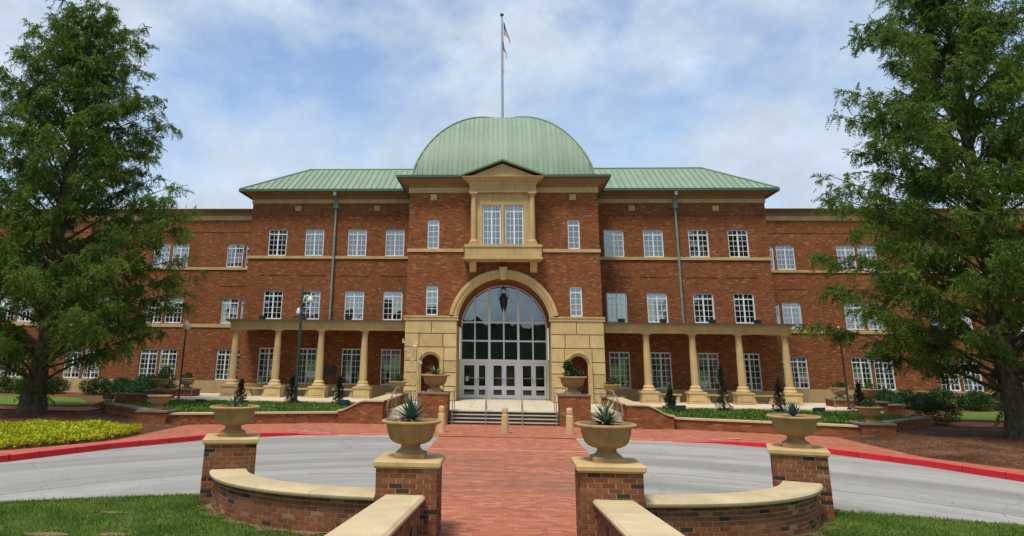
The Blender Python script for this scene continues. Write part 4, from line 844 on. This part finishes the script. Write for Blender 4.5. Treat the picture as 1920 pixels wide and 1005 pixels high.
def leafcloud(cs, nper, L, W, mat, name, droop=0):   # cs: list of (x,y,z,rx,ry,rz) ellipsoids
    Ps, Ds = [], []
    for x, y, z, a, b_, c in cs:
        d = unit(rng.normal(size=(nper, 3))); r_ = rng.uniform(.35, 1.0, (nper, 1)) ** .6; Ps.append(np.array([x, y, z]) + d * r_ * np.array([a, b_, c])); Ds.append(unit(d * .7 + rng.normal(size=(nper, 3)) * .55 + np.array([0, 0, .35 - droop])))
    P = np.concatenate(Ps); D = np.concatenate(Ds); n = len(P); V, Fc = leaf_quads(P, D, L * rng.uniform(.6, 1.3, n), W * rng.uniform(.7, 1.2, n)); return raw_mesh(name, V, Fc, mat)
def put(me, name, label, cat, loc, group=None, rz=0, s=1): return tag(ob(name, me, None, loc, rz, (s, s, s)), label, cat, group)
CT = 15 * CH + .105
G1 = 'stone urns on the forecourt piers'
zr = urn(FX - PI_X, PI_Y, CT, 1, 'tan stone urn holding a spiky agave with a tall bloom stalk', G1)
z2 = urn(FX + PI_X, PI_Y, CT, 1, 'tan stone urn holding a yellow-edged agave, right of the path', G1)
urn(FX - PO_X, PO_Y, CT, 1, 'tan stone urn of small sparse leaves on the far left pier', G1, R(17)); urn(FX + PO_X, PO_Y, CT, 1, 'tan stone urn with a blue agave on the far right pier', G1, R(-17))
t = thing('agave', 'spiky green agave with dead grey leaves and a pale bloom stalk, left inner urn', 'plant', (FX - PI_X, PI_Y, zr), 0, 'agaves in the forecourt urns')
rosette(52, .47, .044, .35, (.25, 1.45), ['agave_green', 'agave_green', 'agave_blue'], 3).build('leaves', ['agave_green', 'agave_green', 'agave_blue'], t)
d_ = rosette(18, .44, .026, .9, (-.1, .45), ['dead_leaf'], 5); d_.v = [(x - .12, y, z * .8 + .02) for x, y, z in d_.v]; d_.build('dead_leaves', 'dead_leaf', t)
bs = M(); bs.tube([(0, .02, 0), (.01, .02, .5), (-.02, .02, .85), (-.02, .02, 1.12)], [.008, .007, .005, .003], 6)
for k in range(13):
    z = .55 + k * .045; a = k * 2.4; r_ = .12 + .03 * math.sin(k * 1.7); e_ = (-.01 + r_ * math.cos(a), .02 + r_ * .6 * math.sin(a), z + .1); bs.tube([(-.01, .02, z), e_], .0025, 4)
    if k > 4:
        for q in range(3): x_, y_, z_ = e_; dx, dz = random.uniform(-.03, .03), random.uniform(-.025, .03); bs.lathe([(.004, z_ + dz - .022), (.015, z_ + dz - .008), (.012, z_ + dz + .012), (.003, z_ + dz + .02)], 6, x_ + dx, y_)
bs.build('bloom_stalk', 'bloom', t)
t = thing('agave', 'yellow-edged spiky agave filling the urn right of the path', 'plant', (FX + PI_X, PI_Y, z2), 0, 'agaves in the forecourt urns')
rosette(70, .42, .042, .5, (.1, 1.4), ['agave_green', 'agave_cream', 'agave_green', 'agave_blue'], 8).build('leaves', ['agave_green', 'agave_cream', 'agave_green', 'agave_blue'], t)
t = thing('agave', 'compact blue-grey agave rosette in the far right pier urn', 'plant', (FX + PO_X, PO_Y, zr), 0, 'agaves in the forecourt urns')
rosette(30, .30, .065, -.1, (.35, 1.4), ['agave_blue'], 9).build('leaves', 'agave_blue', t)
t = thing('urn_plant', 'low green seedlings and a few blades in the far left pier urn', 'plant', (FX - PO_X, PO_Y, zr), 0)
rosette(14, .30, .035, .3, (.4, 1.3), ['agave_green'], 12).build('blades', 'agave_green', t); ob('seedlings', leafcloud([(0, 0, .02, .3, .3, .05)], 160, .05, .035, 'leaf_cover', 'seedlings'), t)
# other urns
G2 = 'stone urns about the terraces'
for s, w_ in ((-1, 'left'), (1, 'right')):
    z = urn(s * 2.83, 32.25, 1.22, 1.28, 'large stone urn on the pedestal %s of the steps, before the niche' % w_, 'large urns beside the steps')
    if s < 0:
        t = thing('urn_plant', 'reddish green bromeliad in the large urn left of the steps', 'plant', (s * 2.83, 32.25, z), 0); rosette(36, .62, .07, .7, (.15, 1.1), ['agave_green', 'agave_green', 'leaf_rust', 'leaf_lime'], 21).build('leaves', ['agave_green', 'agave_green', 'leaf_rust', 'leaf_lime'], t)
    else:
        put(leafcloud([(-.10, 0, .18, .26, .24, .22), (-.16, 0, .42, .13, .13, .18), (.15, 0, .1, .25, .2, .12)], 200, .14, .06, 'leaf_bush', 'foliage'), 'urn_plant', 'bushy green plant in the large urn right of the steps', 'plant', (s * 2.83, 32.25, z))
    for x, y, zb, nm, k in ((13.28, 29.55, .53, 'on the %s corner pier above the mulch' % w_, 0), (17.15, 38, .87, 'on the front pedestal at the far %s terrace end' % w_, 1), (16.85, 40.5, .84, 'on the rear pedestal at the far %s terrace end' % w_, 2), (5.1, 37.32, .93, 'at the inner end of the %s portico' % w_, 3)):
        z = urn(s * x, y, zb, .98, 'weathered stone urn ' + nm, G2)
        if k == 0 and s < 0: continue
        me = leafcloud([(0, 0, .06, .34, .34, .12), (.05, 0, .16, .16, .16, .14)], 120, .10, .05, 'leaf_bush' if k != 1 else 'leaf_cover', 'foliage')
        put(me, 'urn_plant', 'small leafy plant in the urn ' + nm, 'plant', (s * x, y, z), 'plants in the terrace urns')

# ------------------------------------------------------------------ street furniture
bm_ = M(); bm_.lathe([(.15, 0), (.15, .62), (.13, .66), (.115, .68), (.115, .70), (.135, .72), (.135, .84), (.12, .885), (.09, .90)], 8); bme = bm_.mesh('bollard', 'stone_block', True)
for x, w_ in ((-2.24, 'leftmost'), (.06, 'middle'), (2.38, 'rightmost')):
    t = thing('bollard', 'short tan stone bollard in front of the steps, the %s of three' % w_, 'bollard', (x, 28.6, .008), PI / 8, 'bollards before the steps')
    m = M(); m.lathe([(.155, 0), (.135, .60), (.115, .645), (.105, .66)], 8); m.build('shaft', 'stone_block', t); m = M(); m.lathe([(.10, .66), (.10, .69), (.118, .705), (.118, .82), (.10, .87), (.06, .89)], 8); m.build('head', 'stone_block', t)
def flood(x, y, z, label, grp, rz, mat, s=1):
    t = thing('floodlight', label, 'floodlight', (x, y, z), rz, grp); m = M(); m.tube([(-.13 * s, 0, 0), (-.13 * s, 0, .17 * s), ], .015, 6); m.tube([(.13 * s, 0, 0), (.13 * s, 0, .17 * s)], .015, 6); m.box(-.15 * s, .15 * s, -.05, .05, -.02, .012); m.build('bracket', 'black_metal', t)
    m = M(); v = [(-.16, -.12, .02), (.16, -.12, .02), (.16, .12, .06), (-.16, .12, .06), (-.2, -.14, .16), (.2, -.14, .16), (.18, .15, .22), (-.18, .15, .22)]
    m.add([(a * s, b_ * s, c * s) for a, b_, c in v], [(0, 3, 2, 1), (4, 5, 6, 7), (0, 1, 5, 4), (1, 2, 6, 5), (2, 3, 7, 6), (3, 0, 4, 7)]); m.build('housing', mat, t)
    m = M(); m.box(-.17 * s, .17 * s, -.155 * s, -.137 * s, .035 * s, .15 * s); m.build('lens', 'dark_glass', t)
for s, xs_ in ((-1, (8.5, 11.0, 13.3)), (1, (6.3, 8.5, 11.05, 13.4))):
    for k, x in enumerate(xs_): flood(s * x, 41.2, 4.48, 'dark floodlight on the %s portico roof, %s counting from the dome' % ('left' if s < 0 else 'right', ('first', 'second', 'third', 'fourth')[k]), 'floodlights on the portico roofs', PI, 'lamp_green', .95)
for x, y, z, lb, sc_ in ((-7.1, 34.5, .45, 'blue-green floodlight in the left bed beside the scroll wall', 1.35), (7.55, 34.4, .45, 'blue-green floodlight in the right bed beside the scroll wall', 1.35), (-20.6, 39.6, .25, 'round dark floodlight on the mulch by the left hedge', 1.35), (-14.0, 35.5, .35, 'blue-green floodlight at the outer end of the left bed', 1.2), (21.4, 42, .55, 'pale blue floodlight behind the bush on the right', 1.3), (14.0, 36.0, .4, 'blue-green floodlight at the outer end of the right bed', 1.2)):
    flood(x, y, z, lb, 'floodlights in the beds', PI, 'flood_blue', sc_)
# stone benches between the column pedestals
for s, xs_ in ((-1, (13.35, 11.0, 8.6)), (1, (8.62, 11.0, 13.35))):
    for x in xs_:
        t = thing('stone_bench', 'curved-leg stone bench under the %s portico, %s' % ('left' if s < 0 else 'right', {13: 'farthest from the door', 11: 'the middle one of three', 8: 'nearest the door'}[int(x)]), 'bench', (s * x, 41.6, .48), 0, 'benches under the porticoes')
        m = M(); m.box(-.62, .62, -.2, .2, .36, .43); m.build('seat', 'stone_block', t)
        for q in (-1, 1): m = M(); m.prism([(q * .5, 0), (q * .3, 0), (q * .28, .08), (q * .36, .16), (q * .34, .28), (q * .44, .36), (q * .3, .361), (q * .56, .361), (q * .52, .2)][:6] + [(q * .56, .36), (q * .5, .2)], -.15, .15); m.build('leg', 'stone_block', t)
m = M(); m.box(-10.22, -9.5, YW - .05, YW + .02, 1.56, 2.04); m.box(-10.18, -9.54, YW - .06, YW - .04, 1.60, 2.0); tag(m.build('wall_plaque', 'plaque_bronze'), 'dark bronze plaque on the brick wall under the left portico', 'plaque')
# lamp posts
t = thing('lamp_post', 'tall dark green lamp post with curved arm in front of the left portico', 'lamp post', (-9.76, 36.2, .27))
m = M(); m.lathe([(.26, 0), (.26, .06), (.17, .1), (.15, .2), (.10, .28), (.085, .5), (.075, 3.2), (.055, 5.1), (.02, 5.6), (.004, 5.75)], 14); m.build('post', 'lamp_green', t, smooth=True)
m = M(); m.tube([(0, 0, 4.55), (.05, 0, 4.95), (.2, 0, 5.12), (.38, 0, 5.08)], .035, 8); m.build('arm', 'globe_white', t, smooth=True); m = M(); m.lathe([(.03, 4.80), (.14, 4.85), (.155, 4.93), (.12, 5.02), (.04, 5.08)], 16, .40, 0); m.build('lamp_shade', 'globe_white', t, smooth=True)
m = M(); m.lathe([(.04, 4.22), (.105, 4.26), (.11, 4.36), (.08, 4.48), (.03, 4.55)], 12, -.14, 0); m.build('lamp_shade', 'globe_white', t, smooth=True); m = M(); m.box(-.42, .42, -.05, .05, 4.06, 4.14); m.build('crossbar', 'lamp_green', t)
for s, w_ in ((-1, 'left'), (1, 'right')):
    t = thing('lamp_post', 'slim dark lamp post with tan globe beside the %s end of the building portico' % w_, 'lamp post', (s * 15.9, 37.4, .4)); m = M(); m.lathe([(.1, 0), (.1, .12), (.05, .2), (.035, 3.25), (.06, 3.3), (.06, 3.34)], 10); m.build('post', 'black_metal', t, smooth=True)
    m = M(); m.lathe([(.06, 3.34), (.17, 3.42), (.20, 3.53), (.165, 3.66), (.07, 3.74), (.012, 3.84)], 16); m.build('globe', 'globe_tan', t, smooth=True)
# hanging lantern in the arch
t = thing('hanging_lantern', 'black metal lantern hanging in the middle of the entrance arch', 'lantern', (0, 40.8, 5.1))
m = M(); m.tube([(0, 0, 1.12), (0, 0, 1.5)], .012, 6); m.build('chain', 'black_metal', t)
m = M()
for k in range(6):
    a = k * PI / 3; c, s_ = math.cos(a), math.sin(a); m.tube([(c * .05, s_ * .05, 1.12), (c * .26, s_ * .26, .98), (c * .28, s_ * .28, .8), (c * .2, s_ * .2, .62), (c * .21, s_ * .21, .56), (c * .1, s_ * .1, .1), (c * .03, s_ * .03, 0)], .014, 5)
m.lathe([(.22, .56), (.22, .6), (.14, .72), (.05, .8), (.02, .86)], 6); m.lathe([(.1, .08), (.12, .1), (.1, .12)], 6); m.build('cage', 'black_metal', t)
m = M(); m.lathe([(.10, .12), (.195, .56)], 6); m.build('glass', 'door_glass', t); m = M(); m.lathe([(.02, .14), (.02, .34), (.008, .38)], 8); m.build('candle', 'globe_white', t)
# flagpole and flags
PZ = DZ + DH - .05
t = thing('flagpole', 'slender grey flagpole rising from the top of the green dome', 'flagpole', (0, DY, PZ)); m = M(); m.lathe([(.17, 0), (.17, .12), (.085, .2), (.08, 3), (.05, 24.45 - PZ)], 12); m.build('pole', 'pole_grey', t, smooth=True)
m = M(); m.lathe([(.05, 24.45 - PZ), (.12, 24.5 - PZ), (.12, 24.6 - PZ), (.04, 24.66 - PZ)], 12); m.build('truck', 'lamp_green', t, smooth=True); m = M(); m.box(.06, .14, -.03, .03, 3.3, 3.45); m.tube([(.11, 0, 3.3), (.11, 0, 24.3 - PZ)], .008, 4); m.build('halyard', 'pole_grey', t)
def limp(name, label, z, H, Wd, drop, matf, mats, off):
    nu, nv = 22, 13; vs_ = []; fc = []; mi = []
    for i in range(nu + 1):
        u = i / nu
        for j in range(nv + 1):
            v = j / nv; vs_.append((off + Wd * (u ** .75) * (.45 + .55 * min(1, v * 1.1 + u * .4)) + .02 * math.sin(9 * u + 3 * v), .10 * math.sin(7.5 * u + 1.2 * v) * (.3 + u), -H * v * (1 - .45 * u) - drop * u ** 1.15))
    for i in range(nu):
        for j in range(nv): fc.append((i * (nv + 1) + j, (i + 1) * (nv + 1) + j, (i + 1) * (nv + 1) + j + 1, i * (nv + 1) + j + 1)); mi.append(matf(i / nu, j, nv))
    m = M(); m.v = vs_; m.f = fc; m.mi = mi; o = m.build(name, mats, None, smooth=True, loc=(0, DY - .02, z)); return tag(o, label, 'flag')
fm = ['flag_red', 'flag_white', 'flag_blue']
limp('flag', 'American flag hanging limp from the top of the flagpole', 24.05, .95, .46, 1.05, lambda u, j, nv: 2 if (u < .42 and j < 7) else (0 if j % 2 == 0 else 1), fm, .10)
limp('flag', 'state flag of red, white and blue hanging limp below the American flag', 22.75, .70, .30, 1.0, lambda u, j, nv: 2 if (u < .4 and j < 8) else (0 if j < 4 or j > 8 else 1), fm, .03)

# ------------------------------------------------------------------ planting
def tree(name, label, x, y, z0, H, seed, lean=0):
    rg = random.Random(seed); rn = np.random.default_rng(seed); t = thing(name, label, 'tree', (x, y, z0), 0, 'tall feathery trees flanking the forecourt')
    m = M(); tp = [(lean * (k / 12) ** 1.5 + .08 * math.sin(k * 1.3 + seed), .07 * math.cos(k * 1.1 + seed), H * .97 * k / 12) for k in range(13)]; rs = [.36 * (1 - k / 12) ** .8 + .015 for k in range(13)]
    tp = [(tp[0][0], tp[0][1], -.15), (tp[0][0], tp[0][1], .25), (tp[0][0], tp[0][1], .8)] + tp[1:]; rs = [.72, .52, .42] + rs[1:]
    # fluted, flaring trunk
    n = 18; vs_ = []
    for i, (p, r_) in enumerate(zip(tp, rs)):
        for k in range(n):
            a = 2 * PI * k / n; q = r_ * (1 + (.16 if i < 3 else .07) * math.sin(a * 5 + seed) + .05 * math.sin(a * 9 + i)); vs_.append((p[0] + q * math.cos(a), p[1] + q * math.sin(a), p[2]))
    m.add(vs_, [(i * n + k, i * n + (k + 1) % n, (i + 1) * n + (k + 1) % n, (i + 1) * n + k) for i in range(len(tp) - 1) for k in range(n)])
    Ps, Ds = [], []; nb = 156
    env = lambda z: 6.25 * np.interp(z / H, [0, .14, .25, .42, .60, .76, .88, .96, 1.0], [.62, .92, 1.06, 1.04, .92, .76, .58, .40, .14])
    for i in range(nb):
        f = (i + rg.random()) / nb; z = H * (.14 + .84 * f ** .95); a = i * 2.39996 + rg.uniform(-.3, .3); Lb = float(env(z)) * rg.uniform(.62, 1.1)
        el = R(20 + 34 * f + rg.uniform(-10, 12)); lx, ly = np.interp(z, [p[2] for p in tp], [p[0] for p in tp]), np.interp(z, [p[2] for p in tp], [p[1] for p in tp])
        zs = max(1.3, z - Lb * math.sin(el) * .8); p = Vector((lx, ly, zs)); d = Vector((math.cos(a), math.sin(a), 0)); bp = [p.copy()]; ns = 7
        for k in range(ns):
            e2 = el * (1.12 - .75 * (k / ns) ** 1.7); p = p + (d * math.cos(e2) + Vector((0, 0, math.sin(e2)))) * Lb / ns + Vector((rg.uniform(-.07, .07), rg.uniform(-.07, .07), 0)); bp.append(p.copy())
        r_ = .024 + .0075 * Lb; m.tube(bp, [r_ * (1 - .86 * k / ns) for k in range(ns + 1)], 6)
        for q in range(int(5 + Lb * 2.1)):
            tt = rg.uniform(.30, 1.03); tt = min(tt, .999); k = min(ns - 1, int(tt * ns)); b0 = bp[k].lerp(bp[k + 1], tt * ns - k); sd_ = Vector((-d.y, d.x, 0)) * rg.choice((-1, 1)); l = rg.uniform(.4, 1.05) * (1.0 - .25 * tt) * (.6 + .08 * Lb)
            dr = (sd_ * rg.uniform(.3, .9) + d * rg.uniform(.2, .9) + Vector((0, 0, rg.uniform(-.2, .35)))).normalized(); tw = [b0, b0 + dr * l * .5, b0 + dr * l + Vector((0, 0, -.22 * l))]
            if l > .55: m.tube(tw, [.014, .01, .004], 4)
            nl = int(10 * l + 4); s_ = rn.uniform(.05, 1.05, nl); base = np.array(b0)[None] + np.outer(s_, np.array(dr) * l); base[:, 2] -= .22 * l * s_ ** 2; base += rn.normal(size=(nl, 3)) * .05
            Ps.append(base); Ds.append(unit(np.array(dr)[None] * .4 + rn.normal(size=(nl, 3)) * .55 + np.array([0, 0, -.38])))
    for q in range(60):
        a = rg.uniform(0, 2 * PI); zz = rg.uniform(.5, 2.2); Ps.append(np.array([[.42 * math.cos(a), .42 * math.sin(a), zz]])); Ds.append(unit(np.array([[math.cos(a), math.sin(a), -.5]])))
    m.build('trunk', 'bark', t, smooth=True)
    P = np.concatenate(Ps); D = np.concatenate(Ds); n = len(P); NL = 13; ln = rn.uniform(.28, .58, n); sd_ = unit(np.cross(D, rn.normal(size=(n, 3)))); out_ = []
    for j in range(NL):                                   # feathery hanging sprays: leaflets in two ranks along each
        u_ = (j + .6) / NL; q = P + D * (ln * u_)[:, None]; q[:, 2] -= .28 * ln * u_ ** 2; d2 = D + np.array([0, 0, -.5]) * u_; ll = rn.uniform(.12, .20, n) * (1 - .35 * u_)
        lf = unit(d2 * .55 + sd_ * (1 if j % 2 else -1) + rn.normal(size=(n, 3)) * .25) * ll[:, None]; wd_ = unit(np.cross(lf, rn.normal(size=(n, 3)))) * .026
        out_.append(np.stack([q - wd_, q + wd_, q + lf], 1))
    V = np.concatenate(out_).reshape(-1, 3); ob('crown', raw_mesh('crown', V, np.arange(len(V)).reshape(-1, 3), 'leaf_redwood'), t)
tree('redwood_tree', 'tall feathery green tree rising from the mulch on the left', -19.5, 31.5, .03, 19.1, 4, -.4)
tree('redwood_tree', 'tall feathery green tree rising from the mulch on the right', 18.0, 28.9, .03, 19.3, 9, .3)
# hedge shrubs along the outer wings
sh = [leafcloud([(0, 0, .42, 1.15, .75, .45), (.6, .1, .55, .65, .55, .4), (-.6, -.1, .5, .7, .55, .42), (0, .1, .75, .6, .5, .3), (.2, -.3, .3, .9, .5, .3)], 900, .11, .045, 'leaf_hedge', 'foliage') for _ in range(3)]
hl = [(-19.6, 42.6, 1.1), (-21.4, 45.4, 1.2), (-23.2, 46.2, 1.05), (-24.9, 46.6, 1.0), (-28.0, 46.8, 1.0), (-29.7, 46.9, 1.05), (-31.6, 47, 1.0), (-33.5, 47, 1.0)]
hr = [(19.4, 42.8, 1.0), (21.0, 44.6, 1.1), (22.6, 45.2, 1.05), (24.2, 45.2, 1.1), (25.9, 45.0, 1.05), (27.6, 45.0, 1.05), (29.4, 45.2, 1.05), (31.2, 45.4, 1.0)]
od = ['first', 'second', 'third', 'fourth', 'fifth', 'sixth', 'seventh', 'eighth']
for hs_, w_ in ((hl, 'left'), (hr, 'right')):
    for k, (x, y, s_) in enumerate(hs_): put(sh[k % 3], 'hedge_shrub', 'dark evergreen shrub under the %s wing windows, %s from the portico' % (w_, od[k]), 'shrub', (x, y, mz(x, y) - .05), 'evergreen shrubs along the wings', k * 1.1, s_)
put(leafcloud([(0, 0, .5, .6, .6, .5), (.3, 0, 1.0, .5, .5, .5), (-.4, 0, .8, .5, .5, .45), (.2, .1, 1.4, .3, .3, .35)], 380, .15, .06, 'leaf_bush', 'foliage'), 'tall_shrub', 'taller bright green shrub behind the urn pedestals on the left', 'shrub', (-19.0, 42.0, .2))
put(leafcloud([(0, 0, .45, .95, .8, .5), (-.3, 0, .8, .6, .55, .4), (.45, 0, .5, .7, .6, .45)], 900, .13, .035, 'leaf_bush', 'foliage'), 'loose_bush', 'loose fine-leaved green bush beside the right retaining wall', 'bush', (17.9, 34.2, .12))
put(leafcloud([(0, 0, .22, .75, .5, .2)], 500, .1, .05, 'leaf_bush', 'foliage'), 'low_bush', 'low green bush at the end of the left retaining wall', 'bush', (-17.5, 34.1, .12))
# conical shrubs before the porticoes
def cone(x, y, h, mat, label, z=.27, r_=.34):
    t = thing('conical_shrub', label, 'shrub', (x, y, z), 0, 'dark conical shrubs before the porticoes'); m = M(); m.tube([(0, 0, 0), (.02, 0, h * .5), (0, 0, h * .95)], [.035, .025, .006], 6); m.build('stem', 'bark', t)
    cs = []
    for k in range(9): f = k / 9; a = k * 2.4; q = r_ * (1 - f) * .55; cs.append((q * math.cos(a), q * math.sin(a), h * (.1 + .85 * f), r_ * (1 - f * .8) * .7, r_ * (1 - f * .8) * .7, h * .11))
    ob('foliage', leafcloud(cs, 170, .10, .035, mat, 'foliage'), t)
for x, h, mt_, lb in ((-12.4, 1.25, 'leaf_rust', 'dark rusty conical shrub before the left portico, farthest from the steps'), (-9.95, 1.5, 'leaf_cone', 'dark conical shrub behind the tall lamp post'), (-7.7, 1.45, 'leaf_cone', 'dark conical shrub before the left portico, nearest the steps'),
                  (7.55, 1.15, 'leaf_cone', 'short dark conical shrub before the right portico, nearest the steps'), (9.9, 2.25, 'leaf_cone', 'tallest narrow dark shrub before the right portico'), (12.4, 1.65, 'leaf_rust', 'thin rusty shrub before the right portico, farthest from the steps'), (15.9, 1.45, 'leaf_cone', 'dark sprawling shrub by the right terrace end')):
    cone(x, 36.2, h, mt_, lb, .27 if abs(x) < 15 else .3)
# ground covers
def cover(poly, n, L, W, mat, name, label, z, zr_, cat):
    xs_ = [p[0] for p in poly]; ys_ = [p[1] for p in poly]; P = rng.uniform((min(xs_), min(ys_)), (max(xs_), max(ys_)), (n * 2, 2)); ins = np.zeros(len(P), bool)
    for (xa, ya), (xb, yb) in zip(poly, poly[1:] + poly[:1]):
        c = (ya > P[:, 1]) != (yb > P[:, 1]); ins ^= c & (P[:, 0] < (xb - xa) * (P[:, 1] - ya) / (yb - ya + 1e-9) + xa)
    P = P[ins][:n]; k = len(P); bump_ = .5 + .5 * np.sin(P[:, 0] * 3.1 + np.sin(P[:, 1] * 2.3) * 2) * np.cos(P[:, 1] * 2.7)
    Z = z + rng.uniform(.1, 1, k) * zr_ * (.55 + .6 * bump_); D = unit(rng.normal(size=(k, 3)) * np.array([1, 1, .35]) + np.array([0, 0, .45])); V, Fc = leaf_quads(np.column_stack([P, Z]), D, L * rng.uniform(.6, 1.3, k), W * rng.uniform(.7, 1.3, k)); o = ob(name, raw_mesh(name, V, Fc, mat)); o['kind'] = 'stuff'; return tag(o, label, cat)
for s, w_ in ((-1, 'left'), (1, 'right')):
    cover([(s * 6.8, 31.9), (s * 12.7, 29.75), (s * 13.6, 30.2), (s * 16.9, 33.4), (s * 16.4, 36.4), (s * 5.5, 36.4), (s * 5.5, 31.9)], 34000, .10, .055, 'leaf_cover', 'ground_cover', 'low green ground cover filling the %s terrace bed' % w_, .32, .17, 'ground cover')
cover([(-12.0, 25.6), (-12.6, 26.5), (-13.9, 27.2), (-15.6, 27.4), (-17.5, 26.7), (-24, 25.5), (-24, 18.2), (-16.4, 18.5), (-13.7, 20.7), (-12.85, 21.9), (-12.1, 23.5)], 52000, .115, .06, 'leaf_lime', 'lime_ground_cover', 'bright yellow-green ground cover along the left sidewalk', .08, .20, 'ground cover')
# lawn blades near the camera, and litter
BARE = [(-6.5, 13.28, .2, .08), (-6.6, 11.6, .3, .12), (-5.7, 11.8, .22, .1), (7.4, 12.6, .2, .08)]
m = M()
for cx_, cy_, ra, rb in BARE: m.add([(cx_ + ra * 1.1 * math.cos(k * PI / 8), cy_ + rb * 1.1 * math.sin(k * PI / 8), lawnz(cx_, cy_) + .012) for k in range(16)], [tuple(range(16))])
struct(m.build('bare_soil', 'dry_soil'))
def blades(s, n):
    P = rng.uniform((2.0, 9.5), (11.5, 15.3), (n, 2)); keep = P[:, 1] < np.interp(P[:, 0], [k[0] for k in IN], [k[1] for k in IN]) + .03 + .05 * rng.normal(size=n); P = P[keep]
    # keep clear of the curved wall
    bx = np.interp(P[:, 0], [1.9, 3.0, 4.0, 4.8, 5.25, 5.6], [12.0, 12.2, 12.75, 13.45, 14.0, 15.6]); k2 = (P[:, 1] < bx - .12 - .10 * rng.random(len(P))) | (P[:, 0] > 5.66) ; P = P[k2]; P[:, 0] = FX + s * P[:, 0]; k = len(P)
    for cx_, cy_, ra, rb in BARE:
        kk = ((P[:, 0] - cx_) / ra) ** 2 + ((P[:, 1] - cy_) / rb) ** 2 > 1 + .5 * rng.normal(size=len(P)); P = P[kk]
    k = len(P); Z = np.array([lawnz(x, y) for x, y in P]) - .005; D = unit(rng.normal(size=(k, 3)) * np.array([.45, .45, 0]) + np.array([0, 0, 1])); L = rng.uniform(.03, .075, k); W = rng.uniform(.005, .010, k); B = np.column_stack([P, Z]); a = rng.uniform(0, PI, k); S = np.column_stack([np.cos(a), np.sin(a), np.zeros(k)]) * W[:, None]
    V = np.stack([B - S, B + S, B + D * L[:, None]], 1).reshape(-1, 3); o = ob('grass', raw_mesh('grass', V, np.arange(3 * k).reshape(k, 3), 'blade')); o['kind'] = 'stuff'; tag(o, 'short mown grass blades on the lawn %s of the path' % ('left' if s < 0 else 'right'), 'grass')
blades(-1, 110000); blades(1, 110000)
def straw(s, n):
    X = rng.uniform(12.0, 21, n); Y = rng.uniform(19, 34, n); e = np.minimum(Y - np.interp(X, [k[0] for k in BD], [k[1] for k in BD]), (X - 12.0) * 1.6); k_ = e > -.25 + .3 * rng.random(n); X, Y = X[k_], Y[k_]
    Z = np.array([max(mz(s * x, y), zp(s * x, y)) for x, y in zip(X, Y)]) + .012; k = len(X); a = rng.uniform(0, PI, k); L = rng.uniform(.06, .18, k); D = np.column_stack([np.cos(a), np.sin(a), rng.uniform(-.05, .35, k)]) * L[:, None]; S = np.column_stack([-np.sin(a), np.cos(a), np.zeros(k)]) * rng.uniform(.006, .018, k)[:, None]; B = np.column_stack([s * X, Y, Z]); D[:, 0] *= s
    V = np.stack([B - S, B + S, B + D], 1).reshape(-1, 3); o = ob('pine_straw', raw_mesh('pine_straw', V, np.arange(3 * k).reshape(k, 3), 'straw')); o['kind'] = 'stuff'; tag(o, 'brown pine straw mulch around the %s tree' % ('left' if s < 0 else 'right'), 'mulch')
straw(-1, 60000); straw(1, 90000)
pm_ = M()
for k in range(26):
    x = FX + random.uniform(-1.0, 1.0) if k < 12 else FX + random.choice((-1, 1)) * random.uniform(2.3, 5); y = random.uniform(12.2, 16) if k < 12 else random.uniform(11.2, 12.1); z = .036 if k < 12 else .09; a = random.uniform(0, 6); r_ = random.uniform(.012, .026)
    pm_.add([(x + r_ * math.cos(a), y + r_ * math.sin(a), z), (x - r_ * .6 * math.sin(a), y + r_ * .6 * math.cos(a), z + .008), (x - r_ * math.cos(a), y - r_ * math.sin(a), z + .002), (x + r_ * .6 * math.sin(a), y - r_ * .6 * math.cos(a), z + .01)], [(0, 1, 2, 3)])
o = pm_.build('fallen_petals', 'petal'); o['kind'] = 'stuff'; tag(o, 'pale fallen petals scattered on the brick path and grass', 'petals')
# the wooded rise behind the camera that the glass reflects
m = M(); n, rw_ = 360, 9; vs_ = []
for i in range(n + 1):
    x = -180 + 360 * i / n; hh = 9.6 - .11 * max(-14, min(14, x)) + .5 * math.sin(x * .9 + .4) + .35 * math.sin(x * 2.1 + 1) + (1.6 * math.sin(x * .21) if abs(x) > 14 else 0)
    for j in range(rw_): f = j / (rw_ - 1); vs_.append((x + .3 * math.sin(j * 2.1 + i), -62 - 10 * (1 - (1 - f) ** 2) + .5 * math.sin(i * 1.9 + j), -.3 + hh * math.sin(f * PI / 2) + .22 * math.sin(i * 2.7 + j * 1.3)))
m.add(vs_, [(i * rw_ + j, (i + 1) * rw_ + j, (i + 1) * rw_ + j + 1, i * rw_ + j + 1) for i in range(n) for j in range(rw_ - 1)]); o = m.build('distant_wood', 'wood_dark', smooth=True); o['kind'] = 'stuff'; tag(o, 'dark wooded rise seen as a reflection in the entrance glass', 'wood')
for o in bpy.data.objects:
    if '_w' in o.keys(): del o['_w']
